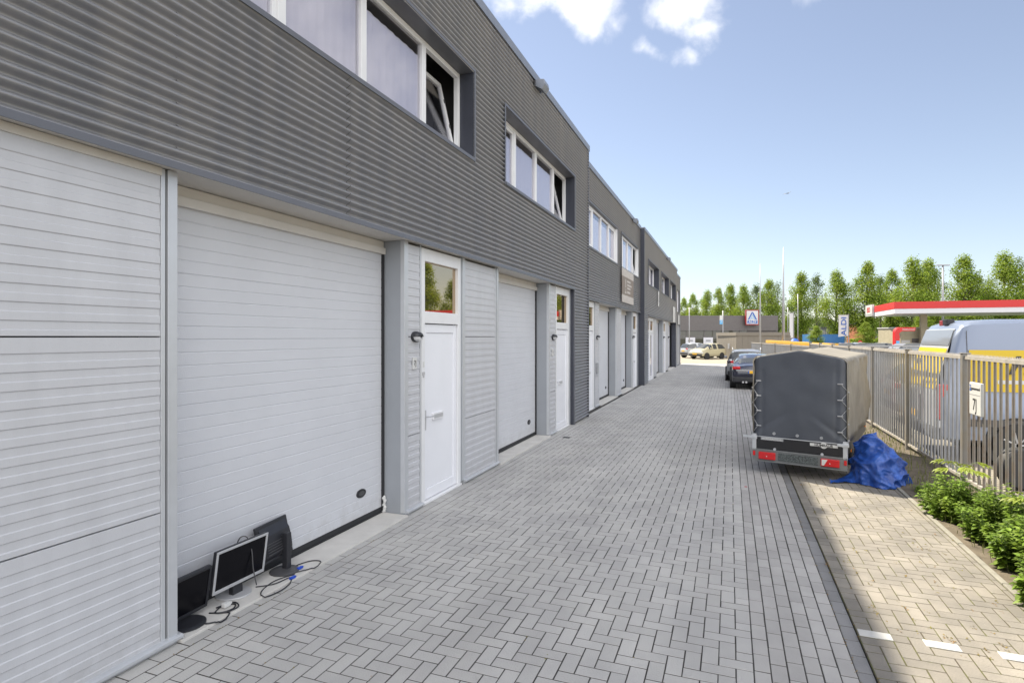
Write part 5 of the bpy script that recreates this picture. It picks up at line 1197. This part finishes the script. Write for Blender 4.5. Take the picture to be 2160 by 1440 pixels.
# far buildings
def block(name, px0, px1, d, z1, m, lab, wins=(), wm='dark', depth=8):
    x,y = wp(px0,d); L_ = (px1-px0)/1200*d; t = thing(name, (x,y,0), TH, lab, 'building')
    b = MB(); b.box(0,L_,0,depth,0,z1); b.build('wall', M[m], t); b = MB(); b.box(-.1,L_+.1,-.1,depth+.1,z1,z1+.2); b.build('roof_edge', M['fascia'], t)
    for (a,c,z0,z2) in wins:
        b = MB(); b.box(L_*a,L_*c,-.05,-.002,z0,z2); b.build('window', M[wm], t)
    return t
block('brick_building',1648,1760,140,3.5,'brickd','long dark brick building low behind the trees',[(.2,.3,.6,2.2),(.62,.72,1.2,2.6)])
block('brick_building',1660,1695,125,3.2,'brick','orange brick facade beside the store behind the poles',[(.5,.62,.2,2)])
block('grey_building',1744,1766,118,3.9,'greyhouse','small grey rendered building with square windows below the tall middle tree',[(.2,.45,2.6,3.2),(.2,.45,.9,1.5),(.65,.95,.9,1.6)])
block('long_grey_hall',1792,1905,135,3.6,'greyhouse','long grey hall behind the hedge and the poles',[(.02,.40,1.6,2.6)],'fascia')
block('orange_hall',1833,1846,120,4.8,'brick','narrow orange clad building between two trees')
block('white_office',1985,2180,170,12,'greyhouse','pale office block seen through the trees above the canopy',[(0,1,3,4.4),(0,1,6,7.4),(0,1,9,10.4)],'fascia')
x,y = wp(1708,95); t = thing('shipping_container', (x,y,0), TH, 'blue shipping container between the middle trees', 'container'); b = MB(); b.box(0,5.8,0,2.4,.1,2.5)
for k in range(26): b.box(.05+k*.22,.15+k*.22,-.04,0,.2,2.4)
b.build('shell', M['container'], t); b = MB(); b.box(0,.06,-.05,.0,.1,2.5); b.box(5.74,5.8,-.05,0,.1,2.5); b.box(0,5.8,-.05,0,2.42,2.5); b.build('frame', M['container'], t)
# balloon like globe and yellow thing near poles
x,y = wp(1676,52); t = thing('globe_container', (x,y,0), TH, 'round dark blue recycling globe beside the shed', 'container'); b = MB(); b.lathe([(.05,1.95),(.25,1.88),(.40,1.65),(.46,1.4),(.46,1.0),(.40,.6),(.28,.3),(.3,0)][::-1],20); b.build('bin_body', M['blue'], t, smooth=True); b = MB(); b.box(-.75,-.4,-.2,.2,0,1.85); b.build('yellow_bin', M['vanyellow'], t, bevel=.05)
# hedge (no one could count the leaves) and trees
M['tleaf'] = mat('sunlit poplar leaf', (.20,.29,.032), .55, 0, 0, .35, island=.45, trans=.5, col2=(.31,.38,.05))
M['tleaf2'] = mat('dusty poplar leaf', (.115,.17,.045), .55, 0, 0, .35, island=.5, trans=.45, col2=(.18,.24,.07))
M['bark'] = mat('grey brown bark', (.14,.12,.09), .9, 0, .2, 4)
def crown_mesh(seed, H, Rr, m, n=12500, ls=.225):
    r = random.Random(seed); vs = []; fs = []; blobs = []
    k = 0
    while k < 64:
        u = r.random()**.85; z = H*(.16+.84*u)
        env = Rr*(sin(min(1,(u+.10)*1.35)*pi/2)**.8)*(1-max(0,u-.45)/.55*.72)**1.0
        a = r.uniform(0,2*pi); q = sqrt(r.random())*.95
        s_ = Rr*r.uniform(.26,.46)*(1-.5*max(0,u-.5))
        if u > .9: q *= .3
        blobs.append((Vector((cos(a)*env*q, sin(a)*env*q, z)), s_)); k += 1
    tot = sum(b_[1]**2 for b_ in blobs)
    for c, s_ in blobs:
        for i in range(int(n*s_*s_/tot)):
            d = Vector((r.gauss(0,1),r.gauss(0,1),r.gauss(0,1))).normalized(); rad = s_*(r.random()**.45)*(1+.35*r.random()**3)
            p_ = c+Vector((d.x*rad,d.y*rad,d.z*rad*1.35))
            nn = (d+Vector((r.uniform(-.9,.9),r.uniform(-.9,.9),r.uniform(-.6,1)))).normalized(); t1 = nn.orthogonal().normalized(); t2 = nn.cross(t1); w_ = ls*r.uniform(.6,1.35); h_ = w_*r.uniform(.55,.9)
            ang = r.uniform(0,6.28); e1 = t1*cos(ang)+t2*sin(ang); e2 = nn.cross(e1); q = len(vs)
            vs += [tuple(p_-e1*w_*.5), tuple(p_+e2*h_*.5+nn*.04), tuple(p_+e1*w_*.5), tuple(p_-e2*h_*.5+nn*.04)]; fs.append((q,q+1,q+2,q+3))
    me = bpy.data.meshes.new('crown'); me.from_pydata(vs,[],fs); me.materials.append(m); return me
def trunk_mesh(H, seed, r0=.24):
    r = random.Random(seed); b = MB(); b.tube([(0,0,-.1),(.05,.02,H*.3),(-.05,.05,H*.6),(0,0,H*.93)],[r0,r0*.75,r0*.45,.03],8)
    for k in range(9):
        z = H*(.18+.07*k); a = r.uniform(0,6.28); L_ = H*.17*(1-k*.06); b.tube([(0,0,z),(cos(a)*L_*.5,sin(a)*L_*.5,z+L_*.7),(cos(a)*L_*.8,sin(a)*L_*.8,z+L_*1.5)],[r0*.35,r0*.22,.02],5)
    me = bpy.data.meshes.new('trunk'); me.from_pydata(b.v,[],b.f); me.materials.append(M['bark']); return me
PROTO = [(crown_mesh(11,14,2.6,M['tleaf']), trunk_mesh(14,1)),(crown_mesh(12,14,3.0,M['tleaf']), trunk_mesh(14,2)),(crown_mesh(13,14,2.3,M['tleaf']), trunk_mesh(14,3)),(crown_mesh(14,14,2.9,M['tleaf2'],4200), trunk_mesh(14,4)),(crown_mesh(15,14,2.5,M['tleaf2'],3600), trunk_mesh(14,5))]
def tree(px, d, top_py, k, lab, wide=1):
    x,y = wp(px,d); H = CAMH+(710-top_py)*d/1200; t = thing('poplar_tree', (x,y,0), R.uniform(0,6.28), lab, 'tree', 'row of poplars on the skyline'); s_ = H/14
    for nm, me in (('crown',PROTO[k][0]),('trunk',PROTO[k][1])):
        o = bpy.data.objects.new(nm, me); COL.objects.link(o); o.parent = t
    t.scale = (s_*wide*1.12, s_*wide*1.12, s_); return t
TREES = [(1443,118,632,2,'poplar half hidden by the end of the grey building',.9),(1462,112,624,2,'poplar above the slim grey pole at the left end of the row',.9),(1492,116,617,1,'poplar between the slim grey pole and the white and blue panel',.9),
(1516,110,612,2,'poplar directly above the white and blue panel',.9),(1541,116,606,0,'poplar left of the store logo sign',.95),(1568,112,606,1,'poplar directly behind the store logo sign',.9),(1596,118,603,4,'dusty poplar behind the thinner tapering mast',1),
(1622,110,597,0,'poplar between the two tapering masts',1.0),(1641,118,602,3,'dusty poplar just left of the thick mast',.9),(1690,108,582,0,'full poplar just right of the thick mast',1.0),(1722,122,583,4,'slender dusty poplar behind the blue container',.95),
(1764,108,577,1,'broad poplar above the small grey rendered building',1.0),(1796,130,606,3,'dusty low poplar behind the ALDI banner',1.0),(1830,104,561,0,'tall pointed poplar left of the canopy end',1.0),(1858,120,585,4,'dusty poplar behind the canopy end sign',1),(1882,112,575,2,'poplar above the left corner of the canopy',1.0),
(1926,106,551,1,'tall poplar above the red arch',1.0),(1958,118,556,0,'poplar left of the twin headed lamp post',1.0),(1977,124,576,3,'dusty poplar behind the twin headed lamp post',1.0),(2034,106,548,0,'pyramidal poplar right of the twin headed lamp post',1.05),
(2062,126,585,4,'low dusty poplar between the two tallest ones over the canopy',1.0),(2086,122,596,3,'low dusty poplar above the van roof',1.0),(2118,104,540,1,'tallest poplar near the right edge',1.05),(2152,112,552,3,'dusty poplar cut by the right edge',1.1),(2195,106,548,0,'poplar just outside the right edge',1.1),
(2300,106,545,1,'poplar standing outside the right of the view',1.1),(2410,95,485,0,'tall poplar reflected in the door transom, outside the right edge',1.0),(2570,98,535,2,'slimmer poplar reflected in the door transom, outside the right edge',1.0),(2700,98,520,1,'poplar farther right of the view',1.1),(3000,95,520,0,'poplar far right of the view',1.1),(1660,104,668,1,'low poplar between the thick mast and the brick facade',.8)]
for a in TREES: tree(*a)
for px,d,top,lab in [(1722,88,690,'small bright bush before the blue container'),(1826,92,682,'bright columnar shrub left of the no entry sign'),(1908,88,700,'bright shrub behind the red arch'),(1862,92,700,'bright shrub left of the red arch'),(1946,80,665,'rounded bright tree under the canopy column')]:
    x,y = wp(px,d); H = CAMH+(710-top)*d/1200; t = thing('shrub', (x,y,0), R.uniform(0,6), lab, 'shrub', 'bright shrubs below the poplars'); s_ = H/14
    for nm, me in (('crown',PROTO[0][0]),('trunk',PROTO[0][1])):
        o = bpy.data.objects.new(nm, me); COL.objects.link(o); o.parent = t
    t.scale = (s_*1.9,s_*1.9,s_)
def hedge(px0,px1,d,h,seed):
    r = random.Random(seed); vs = []; fs = []; (xa,ya),(xb,yb) = wp(px0,d), wp(px1,d); n = 6000
    for i in range(n):
        u = r.random(); z = h*(r.random()**.7)*(1+.25*noise.noise(Vector((u*30,0,seed)))); p_ = Vector((lerp(xa,xb,u),lerp(ya,yb,u)+r.uniform(-.8,.8),z))
        nn = Vector((r.gauss(0,1),r.gauss(0,1),r.gauss(0,1))).normalized(); e1 = nn.orthogonal().normalized(); e2 = nn.cross(e1); w_ = r.uniform(.12,.28); q = len(vs)
        vs += [tuple(p_-e1*w_),tuple(p_+e2*w_*.7),tuple(p_+e1*w_),tuple(p_-e2*w_*.7)]; fs.append((q,q+1,q+2,q+3))
    o = sheet('hedge', M['tleaf'], vs, fs); tag(o, 'low bright green hedge in front of the long grey hall', 'hedge', kind='stuff')
hedge(1795,1900,98,1.6,3)
# far wood closing the skyline gaps
vs = []; fs = []; r = random.Random(31)
for i in range(16000):
    px = r.uniform(1380,2700); d = r.uniform(150,175); x,y = wp(px,d); top = 6.5+2.5*noise.noise(Vector((px*.02,0,5)))+1.5*noise.noise(Vector((px*.07,0,8))); z = top*r.random()**.6
    nn = Vector((r.gauss(0,1),r.gauss(0,1),r.gauss(0,1))).normalized(); e1 = nn.orthogonal().normalized(); e2 = nn.cross(e1); w_ = r.uniform(.4,.9); q = len(vs); p_ = Vector((x,y,z))
    vs += [tuple(p_-e1*w_),tuple(p_+e2*w_*.7),tuple(p_+e1*w_),tuple(p_-e2*w_*.7)]; fs.append((q,q+1,q+2,q+3))
tag(sheet('far_wood', M['tleaf2'], vs, fs), 'far belt of greenery behind the row of poplars', 'wood', kind='stuff')
# round no entry sign
x,y = wp(1814,85); t = thing('round_road_sign', (x,y,0), TH, 'small red and white round road sign on a post by the hedge', 'sign'); b = MB(); b.tube([(0,0,0),(0,0,1.5)],.04,8); b.build('post', M['pole'], t); b = MB(); b.lathe([(.32,-.06),(.32,-.03)],20,'y',(0,0,1.25)); b.build('disc', M['esred'], t); b = MB(); b.box(-.2,.2,-.07,-.061,1.19,1.31); b.build('bar', M['signw'], t)
# distant cars on the station lot
cols = [M['blackcar'],M['silvercar'],M['whitecar'],M['silvercar'],M['blackcar'],M['whitecar'],M['silvercar']]
names = ['dark','silver','white','silver','dark','white','silver']
for k,px in enumerate([1800,1815,1830,1842,1868,1882,1945]):
    d = 58+2*(k%3); x,y = wp(px,d); t = thing('distant_car', (x,y,0), TH+radians(80 if k%2 else 100), ['dark car farthest left in the distant row over the trailer roof','silver car second in the distant row over the trailer roof','white car third in the distant row over the trailer roof','silver car at the right end of the trailer roof','dark car seen over the fence, left of the red arch','white car seen over the fence below the red arch','silver car seen over the fence beside the van rear'][k], 'car', 'distant cars on the station lot')
    def prof(s_):
        y_,zs,zb,zr,ws,wb,wt = s_; return [(0,zs),(ws,zs+.05),(wb,zb),(wt,max(zb,zr-.04)),(0,max(zb+.02,zr))]
    rows = loft(small if k%2 else hatch, prof, 1); n = len(rows[0]); vs = [p_ for r_ in rows for p_ in r_]; bf = []; gf = []
    for j in range(len(rows)-1):
        for i in range(n-1): (gf if i in (2,5) and rows[j][4][2]-rows[j][2][2] > .2 else bf).append((j*n+i,j*n+i+1,(j+1)*n+i+1,(j+1)*n+i))
    bf.append(tuple(range(n-1,-1,-1))); bf.append(tuple(range((len(rows)-1)*n,len(rows)*n)))
    b = MB(); b.add(vs,bf); b.build('body', cols[k], t); b = MB(); b.add(vs,gf); b.build('windows', M['cglass'], t)
    for sx in (-1,1):
        for wy in (.75,2.9 if not k%2 else 2.6): b = MB(); b.lathe([(.3,-.1),(.3,.1)],14,'x',(sx*.8,wy,.3)); b.build('wheel', M['black'], t)
# lot fence behind the near fence
t = thing('mesh_fence', (0,0,0), 0, 'grey railing of the station lot behind the yard', 'fence'); b = MB()
for k in range(40):
    x = 7+k*.7; b.tube([(x,40,0),(x,40,1.55)],.02,5,caps=False)
b.build('bars', M['galv2'], t); b = MB(); b.box(7,35,39.97,40.03,1.5,1.58); b.box(7,35,39.97,40.03,.15,.2); b.build('rail', M['galv2'], t)
# gull in the sky
x,y = wp(1661,60); Z = CAMH+(710-408)*60/1200; t = MB()
t.prism([(-.18,0),(-.05,.04),(.14,.03),(.22,0),(.12,-.03),(-.08,-.03)],'y',-.03,.03)
t.add([(-.04,0,0),(.06,0,0),(.02,.30,.07),(-.10,.62,.02)],[(0,1,2,3)]); t.add([(-.04,0,0),(.06,0,0),(.02,-.30,.07),(-.10,-.62,.02)],[(0,1,2,3)])
o = t.build('seagull', M['plasgrey']); o.location = (x,y,Z); o.rotation_euler = (0,radians(-6),TH+.3); m_ = o.modifiers.new('s','SOLIDIFY'); m_.thickness = .012
tag(o, 'small bird gliding high in the empty sky', 'bird')
